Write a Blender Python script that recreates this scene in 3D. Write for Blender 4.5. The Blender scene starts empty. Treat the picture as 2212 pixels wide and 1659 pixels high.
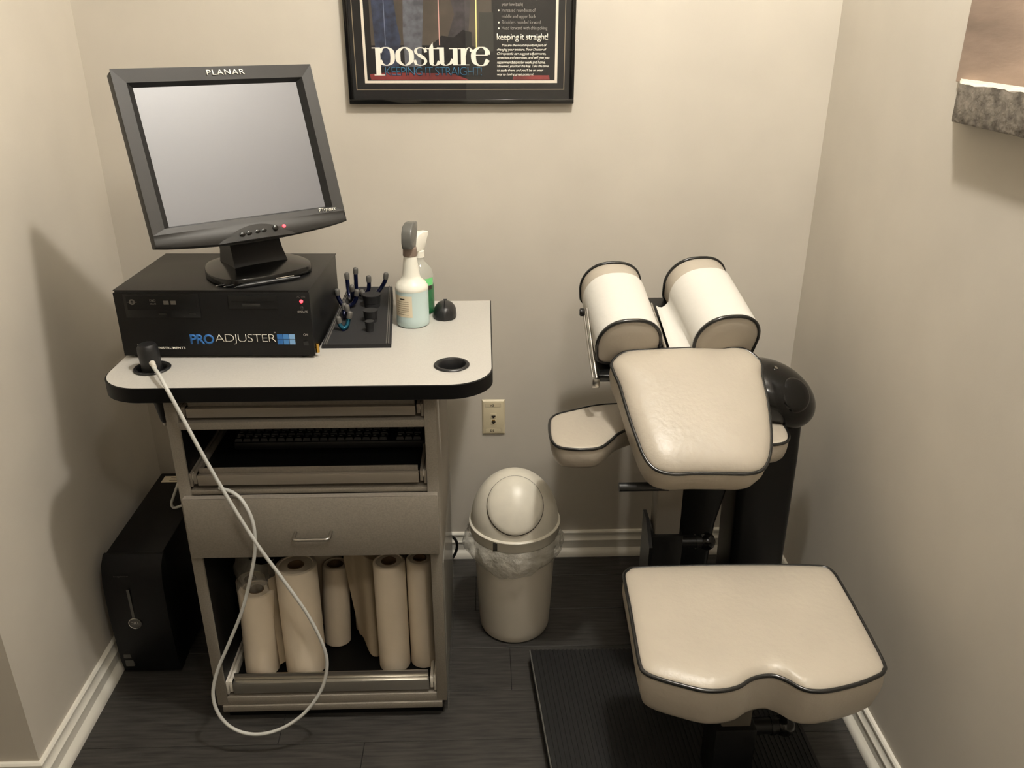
import bpy, bmesh, math, random
from mathutils import Matrix, Vector, Euler
random.seed(7)
SC = bpy.context.scene
COL = SC.collection
R = math.radians

# ------------------------------------------------------------------ camera
cam_d = bpy.data.cameras.new('camera'); cam = bpy.data.objects.new('camera', cam_d); COL.objects.link(cam)
cam_d.sensor_fit = 'HORIZONTAL'; cam_d.sensor_width = 36.0
cam_d.lens = 1820.0 / 2212.0 * 36.0
cam_d.clip_start = 0.02
cam.location = (0.0, -2.279, 1.601)
_p, _y, _r = 0.4137, 0.0312, 0.0005
_f = Vector((math.sin(_y)*math.cos(_p), math.cos(_y)*math.cos(_p), -math.sin(_p)))
_x = Vector((math.cos(_y), -math.sin(_y), 0)); _u = _x.cross(_f)
_x2 = _x*math.cos(_r) + _u*math.sin(_r); _u2 = -_x*math.sin(_r) + _u*math.cos(_r)
cam.rotation_euler = Matrix((_x2, _u2, -_f)).transposed().to_euler()
SC.camera = cam

# ------------------------------------------------------------------ world, lamps, exposure
w = bpy.data.worlds.new('world'); SC.world = w; w.use_nodes = True
w.node_tree.nodes['Background'].inputs[0].default_value = (0.9, 0.8, 0.66, 1)
w.node_tree.nodes['Background'].inputs[1].default_value = 0.02
SC.view_settings.view_transform = 'Standard'; SC.view_settings.look = 'None'
SC.view_settings.gamma = 1.0; SC.view_settings.use_curve_mapping = False
SC.view_settings.exposure = 0.0
CEIL = 2.80
WARM = (1.0, 0.958, 0.893)
LAMPS = [((0.36, -1.08, 2.72), 90.0, 0.055), ((0.45, -2.50, 2.72), 25.0, 0.06)]  # second entry is an added fill lamp, brightening the left wall and fronts

# ------------------------------------------------------------------ materials
def lin(c):
    out = []
    for v in c[:3]:
        v = v/255.0
        out.append(v/12.92 if v <= 0.04045 else ((v+0.055)/1.055)**2.4)
    return (*out, 1.0)
MATS = {}
def M(name, rgb, rough=0.5, metal=0.0, spec=0.5, bump=None, var=None, stretch=None, emit=None, alpha=None, trans=None, coat=0.0, sss=0.0, objco=False, ior=None):
    m = bpy.data.materials.new(name); m.use_nodes = True
    nt = m.node_tree; b = nt.nodes['Principled BSDF']
    b.inputs['Base Color'].default_value = lin(rgb)
    b.inputs['Roughness'].default_value = rough; b.inputs['Metallic'].default_value = metal
    b.inputs['Specular IOR Level'].default_value = spec
    b.inputs['Coat Weight'].default_value = coat; b.inputs['Coat Roughness'].default_value = 0.08
    if ior: b.inputs['IOR'].default_value = ior
    if emit: b.inputs['Emission Color'].default_value = lin(emit[0]); b.inputs['Emission Strength'].default_value = emit[1]
    if alpha is not None: b.inputs['Alpha'].default_value = alpha
    if trans is not None: b.inputs['Transmission Weight'].default_value = trans
    if sss: b.inputs['Subsurface Weight'].default_value = sss; b.inputs['Subsurface Radius'].default_value = (0.02, 0.02, 0.02)
    vec = None
    if bump or var:
        if objco:
            tc = nt.nodes.new('ShaderNodeTexCoord'); vec = tc.outputs['Object']
        else:
            g = nt.nodes.new('ShaderNodeNewGeometry'); vec = g.outputs['Position']
        if stretch:
            mp = nt.nodes.new('ShaderNodeMapping'); mp.inputs['Scale'].default_value = stretch
            nt.links.new(vec, mp.inputs['Vector']); vec = mp.outputs['Vector']
    if var:
        n = nt.nodes.new('ShaderNodeTexNoise'); n.inputs['Scale'].default_value = var[0]; n.inputs['Detail'].default_value = 6
        nt.links.new(vec, n.inputs['Vector'])
        mx = nt.nodes.new('ShaderNodeMix'); mx.data_type = 'RGBA'
        k = var[1]
        c2 = var[2] if len(var) > 2 else tuple(v*(1-k) for v in rgb)
        c1 = tuple(min(255, v*(1+k*0.6)) for v in rgb)
        mx.inputs['A'].default_value = lin(c2); mx.inputs['B'].default_value = lin(c1)
        rp = nt.nodes.new('ShaderNodeMapRange'); rp.inputs['From Min'].default_value = 0.32; rp.inputs['From Max'].default_value = 0.68
        nt.links.new(n.outputs['Fac'], rp.inputs['Value']); nt.links.new(rp.outputs['Result'], mx.inputs['Factor'])
        nt.links.new(mx.outputs['Result'], b.inputs['Base Color'])
    if bump:
        n = nt.nodes.new('ShaderNodeTexNoise'); n.inputs['Scale'].default_value = bump[0]; n.inputs['Detail'].default_value = 4
        nt.links.new(vec, n.inputs['Vector'])
        bp = nt.nodes.new('ShaderNodeBump'); bp.inputs['Strength'].default_value = bump[1]; bp.inputs['Distance'].default_value = bump[2] if len(bump) > 2 else 0.002
        nt.links.new(n.outputs['Fac'], bp.inputs['Height']); nt.links.new(bp.outputs['Normal'], b.inputs['Normal'])
    MATS[name] = m
    return m
M('wall', (204, 197, 184), 0.55, spec=0.3, bump=(260, 0.12, 0.001), var=(3, 0.03))
M('ceil', (222, 218, 210), 0.8, spec=0.2, bump=(150, 0.15, 0.001))
M('trim', (232, 228, 216), 0.35, bump=(120, 0.03, 0.001))
M('plank', (54, 52, 49), 0.48, spec=0.4, bump=(60, 0.25, 0.001), var=(9, 0.28), stretch=(1.2, 14, 1))
M('subfloor', (22, 21, 20), 0.9)
M('laminate', (136, 129, 118), 0.5, spec=0.35, bump=(400, 0.05, 0.0005), var=(300, 0.06))
M('laminate_edge', (122, 115, 105), 0.5, var=(200, 0.06))
M('worktop', (187, 184, 177), 0.40, spec=0.45, var=(380, 0.025))
M('black_edge', (9, 9, 9), 0.45, spec=0.22)
M('black_plastic', (24, 24, 25), 0.42, bump=(500, 0.08, 0.0005))
M('black_gloss', (8, 8, 8), 0.2, spec=0.38, coat=0.1)
M('black_metal', (14, 14, 14), 0.34, spec=0.45, bump=(300, 0.06, 0.0005))
M('console', (17, 17, 17), 0.38, spec=0.4, bump=(700, 0.06, 0.0004))
M('console_front', (9, 9, 9), 0.55, spec=0.3)
M('bezel', (42, 41, 39), 0.5, spec=0.4, bump=(900, 0.08, 0.0003))
M('bezel_dark', (22, 22, 21), 0.45)
M('screen', (60, 60, 63), 0.44, spec=1.0, ior=1.62, emit=((150, 153, 162), 0.12))
M('rubber', (38, 38, 39), 0.75, spec=0.25, bump=(500, 0.1, 0.0004))
M('rubber_tip', (86, 84, 80), 0.5)
M('fork_blue', (14, 22, 58), 0.18, metal=0.55, coat=0.5)
M('fork_teal', (24, 96, 122), 0.12, metal=0.75, coat=0.5)
M('steel', (190, 186, 178), 0.28, metal=1.0)
M('aluminium', (196, 192, 182), 0.3, metal=0.9)
M('slide_white', (214, 208, 196), 0.35, spec=0.5)
M('slide_taupe', (150, 142, 131), 0.38, metal=0.35)
M('brass', (200, 160, 80), 0.25, metal=1.0)
M('vinyl', (180, 171, 156), 0.37, spec=0.5, bump=(75, 0.34, 0.003), var=(6, 0.03))
M('vinyl_side', (180, 171, 156), 0.36, spec=0.45, bump=(55, 0.25, 0.003))
M('piping', (30, 30, 29), 0.22, spec=0.6)
M('paper', (216, 213, 205), 0.75, spec=0.2, bump=(70, 0.25, 0.002))
M('roll_paper', (222, 208, 186), 0.85, spec=0.15, bump=(90, 0.2, 0.001), var=(5, 0.05))
M('tissue', (216, 200, 172), 0.8, spec=0.15, bump=(50, 0.3, 0.002), alpha=0.88)
M('cardboard', (112, 88, 62), 0.85)
M('film', (225, 220, 205), 0.22, spec=0.6, bump=(45, 0.6, 0.004), alpha=0.28)
M('post_grey', (120, 114, 104), 0.4, metal=0.25, spec=0.5)
M('bin_body', (196, 188, 172), 0.38, spec=0.45)
M('bin_lid', (224, 218, 202), 0.34, spec=0.45, var=(30, 0.02))
M('gap_dark', (40, 36, 30), 0.8)
M('bag', (226, 222, 210), 0.18, spec=0.7, bump=(42, 1.0, 0.012), alpha=0.45)
M('plate_ivory', (216, 204, 172), 0.4)
M('jack_dark', (40, 32, 22), 0.6)
M('ink', (46, 40, 32), 0.7)
M('frame_black', (14, 14, 14), 0.12, spec=0.7, coat=0.5)
M('frame_edge', (120, 108, 92), 0.5)
M('mat_black', (26, 25, 24), 0.8)
M('mat_white', (236, 226, 208), 0.7)
M('mat_line', (150, 136, 112), 0.7)
M('print_dark', (22, 20, 19), 0.7)
M('print_taupe', (82, 74, 64), 0.7, var=(20, 0.1))
M('print_denim', (52, 60, 80), 0.7, var=(60, 0.25))
M('print_denim_pale', (96, 98, 104), 0.7, var=(60, 0.2))
M('print_trouser', (66, 62, 64), 0.7, var=(50, 0.2))
M('print_shoe', (26, 25, 24), 0.7, var=(90, 0.3))
M('print_red', (132, 52, 50), 0.7, var=(16, 0.25))
M('print_panel', (54, 54, 48), 0.7)
M('white_ink', (250, 246, 232), 0.6)
M('grey_ink', (176, 172, 164), 0.6)
M('blue_ink', (52, 108, 140), 0.6)
M('pink_line', (210, 160, 150), 0.6)
M('yellow_line', (230, 224, 150), 0.6)
M('pale_line', (120, 130, 150), 0.6)
M('logo_blue', (40, 104, 172), 0.5)
M('logo_blue_b', (70, 132, 196), 0.5)
M('logo_blue_c', (128, 172, 216), 0.5)
M('dim_ink', (96, 92, 86), 0.6)
M('red_led', (255, 60, 60), 0.4, emit=((255, 50, 60), 6.0))
M('bottle_white', (232, 230, 218), 0.35, spec=0.4, sss=0.2)
M('bottle_fluid', (196, 214, 212), 0.3, spec=0.45, sss=0.2)
M('bottle_clear', (225, 225, 215), 0.1, spec=0.6, alpha=0.3)
M('bottle_green', (40, 120, 70), 0.25, alpha=0.75)
M('label_green', (120, 214, 134), 0.5)
M('label_cream', (226, 214, 188), 0.6)
M('grey_plastic', (92, 92, 88), 0.25, spec=0.6)
M('collar_brown', (128, 112, 100), 0.45)
M('white_plastic', (236, 232, 220), 0.35)
M('cable', (196, 196, 190), 0.45)
M('black_cable', (16, 16, 16), 0.35)
M('tower', (9, 9, 10), 0.42, spec=0.25)
M('chrome', (200, 198, 194), 0.2, metal=1.0)
M('tower_grey', (74, 72, 68), 0.45)
M('key', (20, 20, 21), 0.5)
M('key_print', (150, 150, 146), 0.6)
M('acrylic', (215, 215, 205), 0.08, spec=0.6, alpha=0.16)
M('stone', (116, 109, 99), 0.88, spec=0.15, bump=(90, 0.8, 0.004), var=(34, 0.28))
M('stone_lit', (206, 198, 182), 0.9, spec=0.2, bump=(40, 0.9, 0.006), var=(20, 0.1))  # light on the ledge top put into a paler stone colour
M('panel_brown', (150, 131, 116), 0.7, spec=0.2, var=(2.2, 0.2), stretch=(1, 1, 5), bump=(30, 0.2, 0.002))
M('platform', (20, 20, 20), 0.55, spec=0.35)
M('lamp_glow', (255, 240, 210), 0.5, emit=((255, 226, 180), 12.0))
M('door_wood', (92, 72, 58), 0.5, var=(6, 0.15), stretch=(8, 8, 1))
def glassmat():
    m = bpy.data.materials.new('picture_glass'); m.use_nodes = True; nt = m.node_tree; nt.nodes.clear()
    o = nt.nodes.new('ShaderNodeOutputMaterial'); t = nt.nodes.new('ShaderNodeBsdfTransparent'); g = nt.nodes.new('ShaderNodeBsdfGlossy')
    g.inputs['Roughness'].default_value = 0.01; lw = nt.nodes.new('ShaderNodeLayerWeight'); lw.inputs['Blend'].default_value = 0.5
    pw = nt.nodes.new('ShaderNodeMath'); pw.operation = 'POWER'; pw.inputs[1].default_value = 5.0
    ma = nt.nodes.new('ShaderNodeMath'); ma.operation = 'MULTIPLY_ADD'; ma.inputs[1].default_value = 0.9; ma.inputs[2].default_value = 0.035
    mx = nt.nodes.new('ShaderNodeMixShader'); nt.links.new(lw.outputs['Facing'], pw.inputs[0]); nt.links.new(pw.outputs[0], ma.inputs[0]); nt.links.new(ma.outputs[0], mx.inputs[0])
    nt.links.new(t.outputs[0], mx.inputs[1]); nt.links.new(g.outputs[0], mx.inputs[2])
    nt.links.new(mx.outputs[0], o.inputs[0]); MATS['picture_glass'] = m
glassmat()

# ------------------------------------------------------------------ mesh helpers
def thing(name, label, cat, loc=(0, 0, 0), group=None):
    o = bpy.data.objects.new(name, None); COL.objects.link(o); o.location = loc; o.empty_display_size = 0.05
    o['label'] = label; o['category'] = cat
    if group: o['group'] = group
    return o
def wloc(o):
    v = Vector(o.location)
    while o.parent: o = o.parent; v += Vector(o.location)
    return v
def obj(name, bm, mat, parent=None, smooth=30, label=None, kind=None, loc=None, recalc=True):
    """bm is in world coordinates; the object gets an origin of its own (loc) and is parented"""
    if recalc: bmesh.ops.recalc_face_normals(bm, faces=bm.faces[:])
    base = Vector(loc) if loc is not None else (wloc(parent) if parent else Vector((0, 0, 0)))
    bmesh.ops.translate(bm, verts=bm.verts[:], vec=-base)
    me = bpy.data.meshes.new(name); bm.to_mesh(me); bm.free()
    if smooth:
        for p in me.polygons: p.use_smooth = True
        me.set_sharp_from_angle(angle=R(smooth))
    me.materials.append(MATS[mat])
    o = bpy.data.objects.new(name, me); COL.objects.link(o)
    if parent: o.parent = parent; o.location = base - wloc(parent)
    else: o.location = base
    if label: o['label'] = label
    if kind: o['kind'] = kind
    return o
def tag(o, label, cat, group=None):
    o['label'] = label; o['category'] = cat
    if group: o['group'] = group
    return o
def struct(name, bm, mat, smooth=30, loc=None):
    o = obj(name, bm, mat, None, smooth, loc=loc); o['kind'] = 'structure'; return o
def B(): return bmesh.new()
def box(bm, x0, x1, y0, y1, z0, z1, bev=0.0, seg=2, mat=None):
    vs = [bm.verts.new((x, y, z)) for x in (x0, x1) for y in (y0, y1) for z in (z0, z1)]
    f = [(0, 1, 3, 2), (4, 6, 7, 5), (0, 4, 5, 1), (2, 3, 7, 6), (0, 2, 6, 4), (1, 5, 7, 3)]
    fs = [bm.faces.new([vs[i] for i in q]) for q in f]
    if bev > 0:
        es = list({e for q in fs for e in q.edges})
        r = bmesh.ops.bevel(bm, geom=es, offset=bev, segments=seg, profile=0.5, affect='EDGES')
        vs = list({v for q in r['faces'] for v in q.verts} | {v for v in vs if v.is_valid})
    if mat is not None: bmesh.ops.transform(bm, matrix=mat, verts=vs)
    return bm
def loft(bm, rings, cap0=True, cap1=True, closed=True):
    vr = [[bm.verts.new(p) for p in r] for r in rings]
    n = len(rings[0])
    for a, b in zip(vr, vr[1:]):
        for i in range(n if closed else n-1):
            j = (i+1) % n
            bm.faces.new((a[i], a[j], b[j], b[i]))
    if cap0: bm.faces.new(vr[0][::-1])
    if cap1: bm.faces.new(vr[-1])
    return vr
def lathe(bm, prof, c=(0, 0, 0), n=40, mat=None, cap0=True, cap1=True):
    rings = []
    for r, z in prof:
        ring = [Vector((r*math.cos(2*math.pi*i/n), r*math.sin(2*math.pi*i/n), z)) for i in range(n)]
        if mat is not None: ring = [mat @ p for p in ring]
        rings.append([p + Vector(c) for p in ring])
    loft(bm, rings, cap0, cap1); return bm
def catmull(pts, closed=False, k=6):
    P = [Vector(p) for p in pts]; n = len(P); out = []
    for i in range(n if closed else n-1):
        p0 = P[(i-1) % n] if closed or i > 0 else P[0]
        p1 = P[i]; p2 = P[(i+1) % n]; p3 = P[(i+2) % n] if closed or i+2 < n else P[-1]
        for s in range(k):
            t = s/k
            out.append(0.5*((2*p1)+(p2-p0)*t+(2*p0-5*p1+4*p2-p3)*t*t+(3*p1-p0-3*p2+p3)*t**3))
    if not closed: out.append(P[-1])
    return out
def tube(bm, pts, r, n=10, closed=False, caps=True):
    P = [Vector(p) for p in pts]; m = len(P); rings = []; prev = None
    for i, p in enumerate(P):
        a = P[(i-1) % m] if closed or i > 0 else P[i]; b = P[(i+1) % m] if closed or i < m-1 else P[i]
        t = (b-a).normalized()
        if prev is None:
            q = Vector((0, 0, 1)) if abs(t.z) < 0.9 else Vector((1, 0, 0)); u = t.cross(q).normalized()
        else:
            u = (prev - t*prev.dot(t)).normalized()
        v = t.cross(u); prev = u
        rr = r(i/(m-1)) if callable(r) else r
        rings.append([p + (u*math.cos(2*math.pi*j/n) + v*math.sin(2*math.pi*j/n))*rr for j in range(n)])
    if closed:
        rings.append(rings[0]); vr = [[bm.verts.new(p) for p in q] for q in rings[:-1]]
        # align the last ring with the first one to close without twist
        for i in range(m):
            a = vr[i]; b = vr[(i+1) % m]; off = 0
            if i == m-1:
                off = min(range(n), key=lambda o: (a[0].co - b[o].co).length)
            for j in range(n): bm.faces.new((a[j], a[(j+1) % n], b[(j+1+off) % n], b[(j+off) % n]))
    else: loft(bm, rings, caps, caps)
    return bm
def cyl(bm, a, b, r, r2=None, n=20):
    return tube(bm, [a, b], (lambda t: r + ((r2 if r2 is not None else r)-r)*t), n)
def prism(bm, outline, z0, z1, bev=0.0, mat=None, seg=2):
    lo = [bm.verts.new((x, y, z0)) for x, y in outline]; hi = [bm.verts.new((x, y, z1)) for x, y in outline]
    n = len(outline); fs = [bm.faces.new(lo[::-1]), bm.faces.new(hi)]
    for i in range(n): bm.faces.new((lo[i], lo[(i+1) % n], hi[(i+1) % n], hi[i]))
    vs = lo+hi
    if bev > 0:
        es = list({e for f in fs for e in f.edges})
        r = bmesh.ops.bevel(bm, geom=es, offset=bev, segments=seg, profile=0.5, affect='EDGES')
        vs = list({v for q in r['faces'] for v in q.verts} | {v for v in vs if v.is_valid})
    if mat is not None: bmesh.ops.transform(bm, matrix=mat, verts=vs)
    return bm
def flat(bm, pts):
    bm.faces.new([bm.verts.new(p) for p in pts]); return bm
def rrect(x0, x1, y0, y1, r, n=6):
    out = []
    for cx, cy, a0 in ((x1-r, y0+r, -90), (x1-r, y1-r, 0), (x0+r, y1-r, 90), (x0+r, y0+r, 180)):
        for i in range(n+1):
            a = R(a0+90*i/n); out.append((cx+r*math.cos(a), cy+r*math.sin(a)))
    return out
def text(name, body, w, h, mat, parent, X, offset=0.0, shear=0.0, spacing=1.0, thick=0.0003):
    """flat lettering fitted to w x h; X maps (x, up, out) of the lettering plane to world"""
    cu = bpy.data.curves.new('t', 'FONT'); cu.body = body; cu.size = 1; cu.offset = offset; cu.shear = shear; cu.space_character = spacing
    cu.resolution_u = 3
    t = bpy.data.objects.new('t', cu); COL.objects.link(t)
    me = bpy.data.meshes.new_from_object(t.evaluated_get(bpy.context.evaluated_depsgraph_get()))
    COL.objects.unlink(t); bpy.data.objects.remove(t); bpy.data.curves.remove(cu)
    bm = B(); bm.from_mesh(me); bpy.data.meshes.remove(me)
    xs = [v.co.x for v in bm.verts]; ys = [v.co.y for v in bm.verts]
    x0, x1, y0, y1 = min(xs), max(xs), min(ys), max(ys)
    for v in bm.verts: v.co = Vector(((v.co.x-x0)/(x1-x0)*w, (v.co.y-y0)/(y1-y0)*h, 0))
    r = bmesh.ops.extrude_face_region(bm, geom=bm.faces[:]); bmesh.ops.translate(bm, verts=[g for g in r['geom'] if isinstance(g, bmesh.types.BMVert)], vec=(0, 0, thick))
    for v in bm.verts: v.co = X @ v.co
    return obj(name, bm, mat, parent, 0)
def plane_y(x, y, z):
    """lettering plane facing the camera side (-Y): letter x -> +X, letter up -> +Z, out -> -Y"""
    return Matrix.Translation((x, y, z)) @ Matrix(((1, 0, 0, 0), (0, 0, -1, 0), (0, 1, 0, 0), (0, 0, 0, 1)))

# ------------------------------------------------------------------ the room
XL, XR, YC = -1.003, 0.896, -0.875
XF, YB = -2.3, -3.7
def sbox(name, mat, *a): return struct(name, box(B(), *a), mat, 0)
sbox('wall_back', 'wall', XL-0.12, XR+0.12, 0, 0.12, -0.02, CEIL)
sbox('wall_left', 'wall', XL-0.12, XL, YC+0.12, 0, -0.02, CEIL)
sbox('wall_front_left', 'wall', XF, XL, YC, YC+0.12, -0.02, CEIL)
sbox('wall_right', 'wall', XR, XR+0.12, YB, 0, -0.02, CEIL)
sbox('wall_behind', 'wall', XF, XR, YB-0.12, YB, -0.02, CEIL)
sbox('wall_far_left', 'wall', XF-0.12, XF, YB, YC, -0.02, CEIL)
sbox('ceiling', 'ceil', XF-0.12, XR+0.12, YB-0.12, 0.12, CEIL, CEIL+0.1)
dr = struct('reflection_door_1', box(B(), -0.95, -0.12, YB, YB+0.04, 0.0, 2.03, 0.004), 'door_wood')  # unseen door, added for the poster glass to reflect
bm = B(); cyl(bm, (-0.2, YB+0.04, 1.0), (-0.2, YB+0.09, 1.0), 0.01); lathe(bm, [(0.004, 0), (0.026, 0.005), (0.028, 0.02), (0.015, 0.035)], (-0.2, YB+0.07, 1.0), 20, Matrix.Rotation(R(-90), 4, 'X'))
obj('door_knob', bm, 'brass', dr)
fl = sbox('floor', 'subfloor', XF, XR, YB, 0, -0.06, -0.004)
row = 0; y = -0.441 + 0.1605*3
PL = 1.22
while y > YB:
    y0, y1 = max(y-0.1605, YB), min(y, 0.0)
    if y1 - y0 > 0.01:
        xl = XL if y0 >= YC-0.02 else XF
        x = XF - random.uniform(0, PL)
        while x < XR:
            a, b = max(x, xl), min(x+PL, XR)
            if b - a > 0.02:
                obj('plank', box(B(), a+0.0005, b-0.0005, y0+0.0006, y1-0.0006, -0.004, 0.0, 0.0009, 1), 'plank', fl, 0, loc=((a+b)/2, (y0+y1)/2, -0.004))
            x += PL
    y -= 0.1605
# baseboards: moulded profile (out from wall, height)
PROF = [(0, 0), (0.026, 0), (0.026, 0.006), (0.0235, 0.014), (0.019, 0.021), (0.0135, 0.0255), (0.0125, 0.027), (0.0125, 0.052), (0.0145, 0.0525), (0.0145, 0.0565), (0.0115, 0.060), (0.0085, 0.066), (0.0075, 0.074), (0.0095, 0.0765), (0.0095, 0.082), (0.006, 0.086), (0, 0.087)]
def baseboard(name, a, b, out, m0=0, m1=0):
    a, b, out = Vector(a), Vector(b), Vector(out); d = (b-a).normalized()
    bm = B()
    loft(bm, [[a + out*t + d*(t*m0) + Vector((0, 0, z)) for t, z in PROF], [b + out*t + d*(t*m1) + Vector((0, 0, z)) for t, z in PROF]])
    struct(name, bm, 'trim', 25)
baseboard('baseboard_back', (XL, 0, 0), (XR, 0, 0), (0, -1, 0), 1, -1)
baseboard('baseboard_left', (XL, YC, 0), (XL, 0, 0), (1, 0, 0), -1, -1)
baseboard('baseboard_front_left', (XF, YC, 0), (XL, YC, 0), (0, -1, 0), 0, 1)
baseboard('baseboard_right', (XR, YB, 0), (XR, 0, 0), (-1, 0, 0), 0, -1)
# ceiling downlight with its lamp, then the unseen fill downlight added farther back
for i, (p, e, s) in enumerate(LAMPS):
    t = thing('recessed_light', 'recessed ceiling downlight nearest the alcove' if i == 0 else 'unseen fill downlight added farther back in the room', 'light', (p[0], p[1], CEIL), 'ceiling downlights')
    obj('trim_ring', lathe(B(), [(0.055, -0.002), (0.058, -0.008), (0.075, -0.006), (0.082, 0.0)], (p[0], p[1], CEIL), 40, None, False, False), 'trim', t)
    obj('bulb', lathe(B(), [(0.001, -0.012), (0.03, -0.010), (0.05, -0.004), (0.054, 0.0)], (p[0], p[1], CEIL), 30), 'lamp_glow', t)
    ld = bpy.data.lights.new('downlight', 'POINT'); ld.energy = e; ld.color = WARM; ld.shadow_soft_size = s
    lo = bpy.data.objects.new('downlight_lamp', ld); COL.objects.link(lo); lo.location = p

# ------------------------------------------------------------------ cabinet
CX0, CX1, CYF, CYB = -0.672, -0.110, -0.680, -0.215
WT, WB = 0.917, 0.885
cab = thing('cabinet', 'taupe laminate equipment cabinet with one drawer and open bays', 'cabinet', (-0.391, -0.45, 0))
TH = 0.025
obj('side_panel', box(B(), CX0, CX0+TH, CYF, CYB, 0.046, WB-0.001, 0.001), 'laminate', cab)
obj('side_panel', box(B(), CX1-TH, CX1, CYF, CYB, 0.046, WB-0.001, 0.001), 'laminate', cab)
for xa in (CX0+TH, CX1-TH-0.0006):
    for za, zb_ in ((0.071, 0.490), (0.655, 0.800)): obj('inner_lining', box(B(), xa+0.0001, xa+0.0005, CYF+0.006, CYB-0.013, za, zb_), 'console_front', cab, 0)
obj('back_panel', box(B(), CX0+TH, CX1-TH, CYB-0.012, CYB-0.001, 0.07, WB-0.001), 'console_front', cab)
obj('bottom_panel', box(B(), CX0+TH, CX1-TH, CYF, CYB-0.013, 0.046, 0.070, 0.001), 'laminate', cab)
obj('kick_board', box(B(), CX0+0.012, CX1-0.012, CYF-0.004, CYF+0.012, 0.028, 0.0455, 0.0008), 'laminate', cab)
obj('plinth', box(B(), CX0+0.02, CX1-0.012, CYF+0.013, CYB-0.01, 0.0, 0.0455), 'black_edge', cab)
obj('fixed_rail', box(B(), CX0+TH, CX1-TH, CYF, CYF+0.25, 0.802, 0.819, 0.001), 'laminate', cab)
obj('fixed_rail', box(B(), CX0+TH, CX1-TH, CYF+0.004, CYB-0.013, 0.642, 0.653, 0.001), 'laminate', cab)
def tray(z0, zb, zl, bar, lipm, board):
    """pull-out tray: front bar z0..zb, raised lip behind it to zl, board, two side runners with rollers"""
    t = obj('tray', box(B(), CX0+TH+0.016, CX1-TH-0.016, CYF+0.018, CYB-0.03, z0+0.010, z0+0.014), board, cab)
    obj('front_bar', box(B(), CX0+TH+0.018, CX1-TH-0.018, CYF+0.002, CYF+0.014, z0, zb, 0.001), bar, t)
    obj('lip', box(B(), CX0+TH+0.020, CX1-TH-0.020, CYF+0.0145, CYF+0.018, z0+0.0145, zl, 0.0006), lipm, t)
    for x in (CX0+TH, CX1-TH):
        s = 1 if x < -0.4 else -1
        bm = B(); xa, xb = sorted((x+s*0.0008, x+s*0.006)); box(bm, xa, xb, CYF+0.004, CYB-0.03, z0-0.004, zb+0.004, 0.0008)
        xa, xb = sorted((x+s*0.008, x+s*0.0155)); box(bm, xa, xb, CYF+0.006, CYB-0.03, z0+0.002, zb+0.002, 0.0008)
        rn = obj('runner', bm, 'slide_white' if z0 < 0.2 else 'slide_taupe', t)
        bm = B(); cyl(bm, (x+s*0.0062, CYF+0.016, zb-0.008), (x+s*0.0155, CYF+0.016, zb-0.008), 0.009)
        obj('roller', bm, 'slide_white', rn)
    return t
tray(0.829, 0.850, 0.860, 'slide_taupe', 'laminate_edge', 'console_front')
tray(0.666, 0.690, 0.702, 'slide_taupe', 'laminate_edge', 'console_front')
tray(0.080, 0.111, 0.130, 'aluminium', 'steel', 'console_front')
d = obj('drawer', box(B(), CX0+0.010, CX1-0.003, CYF-0.018, CYF-0.001, 0.492, 0.643, 0.0012), 'laminate', cab)
obj('drawer_edge_band', box(B(), CX0+0.011, CX1-0.004, CYF-0.0175, CYF-0.002, 0.6432, 0.6442), 'laminate_edge', d)
obj('drawer_box', box(B(), CX0+TH+0.012, CX1-TH-0.012, CYF-0.0008, CYB-0.05, 0.50, 0.63), 'console_front', d)
bm = B(); zh = 0.556
tube(bm, catmull([(-0.427, CYF-0.018, zh), (-0.427, CYF-0.038, zh), (-0.4245, CYF-0.045, zh), (-0.417, CYF-0.048, zh), (-0.388, CYF-0.048, zh), (-0.359, CYF-0.048, zh), (-0.3515, CYF-0.045, zh), (-0.349, CYF-0.038, zh), (-0.349, CYF-0.018, zh)], False, 5), 0.0038, 12)
obj('drawer_handle', bm, 'steel', d, 60, label='satin steel wire pull handle')

# worktop
wt = thing('worktop', 'pale laminate worktop with black edge band and two cable grommets', 'worktop', (-0.39, -0.45, WB))
def wt_outline(e=0.0, r=0.088):
    x0, x1, y0, y1 = -0.790-e, 0.009+e, -0.722-e, -0.178+e
    out = [(x1, y1), (x0, y1)]
    for cx, a0 in ((x0+r, 180), (x1-r, 270)):
        for i in range(15):
            a = R(a0+90*i/14); out.append((cx+r*math.cos(a), y0+r+r*math.sin(a)))
    return out
GR = [(-0.0765, -0.620), (-0.7055, -0.620)]
def holed(bm, outline, holes, z0, z1, r, n=32):
    # outline with round holes by bridging: build as grid free triangulation
    vo = [bm.verts.new((x, y, z1)) for x, y in outline]; es = [bm.edges.new((vo[i], vo[(i+1) % len(vo)])) for i in range(len(vo))]
    for hx, hy in holes:
        vh = [bm.verts.new((hx+r*math.cos(2*math.pi*i/n), hy+r*math.sin(2*math.pi*i/n), z1)) for i in range(n)]
        es += [bm.edges.new((vh[i], vh[(i+1) % n])) for i in range(n)]
    bmesh.ops.triangle_fill(bm, edges=es, use_beauty=True)
    r_ = bmesh.ops.extrude_face_region(bm, geom=bm.faces[:]); vv = [g for g in r_['geom'] if isinstance(g, bmesh.types.BMVert)]
    for v in vv: v.co.z = z0
    return bm
obj('laminate_top', holed(B(), wt_outline(-0.001), GR, WB, WT, 0.033), 'worktop', wt, 40)
bm = B(); o1 = wt_outline(0.0015); o0 = wt_outline(-0.001)
loft(bm, [[(x, y, z) for x, y in o] for o, z in ((o0, WB-0.0008), (o1, WB+0.001), (o1, WT-0.0012), (o0, WT-0.0003))], False, False)
obj('edge_band', bm, 'black_edge', wt, 40)
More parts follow.
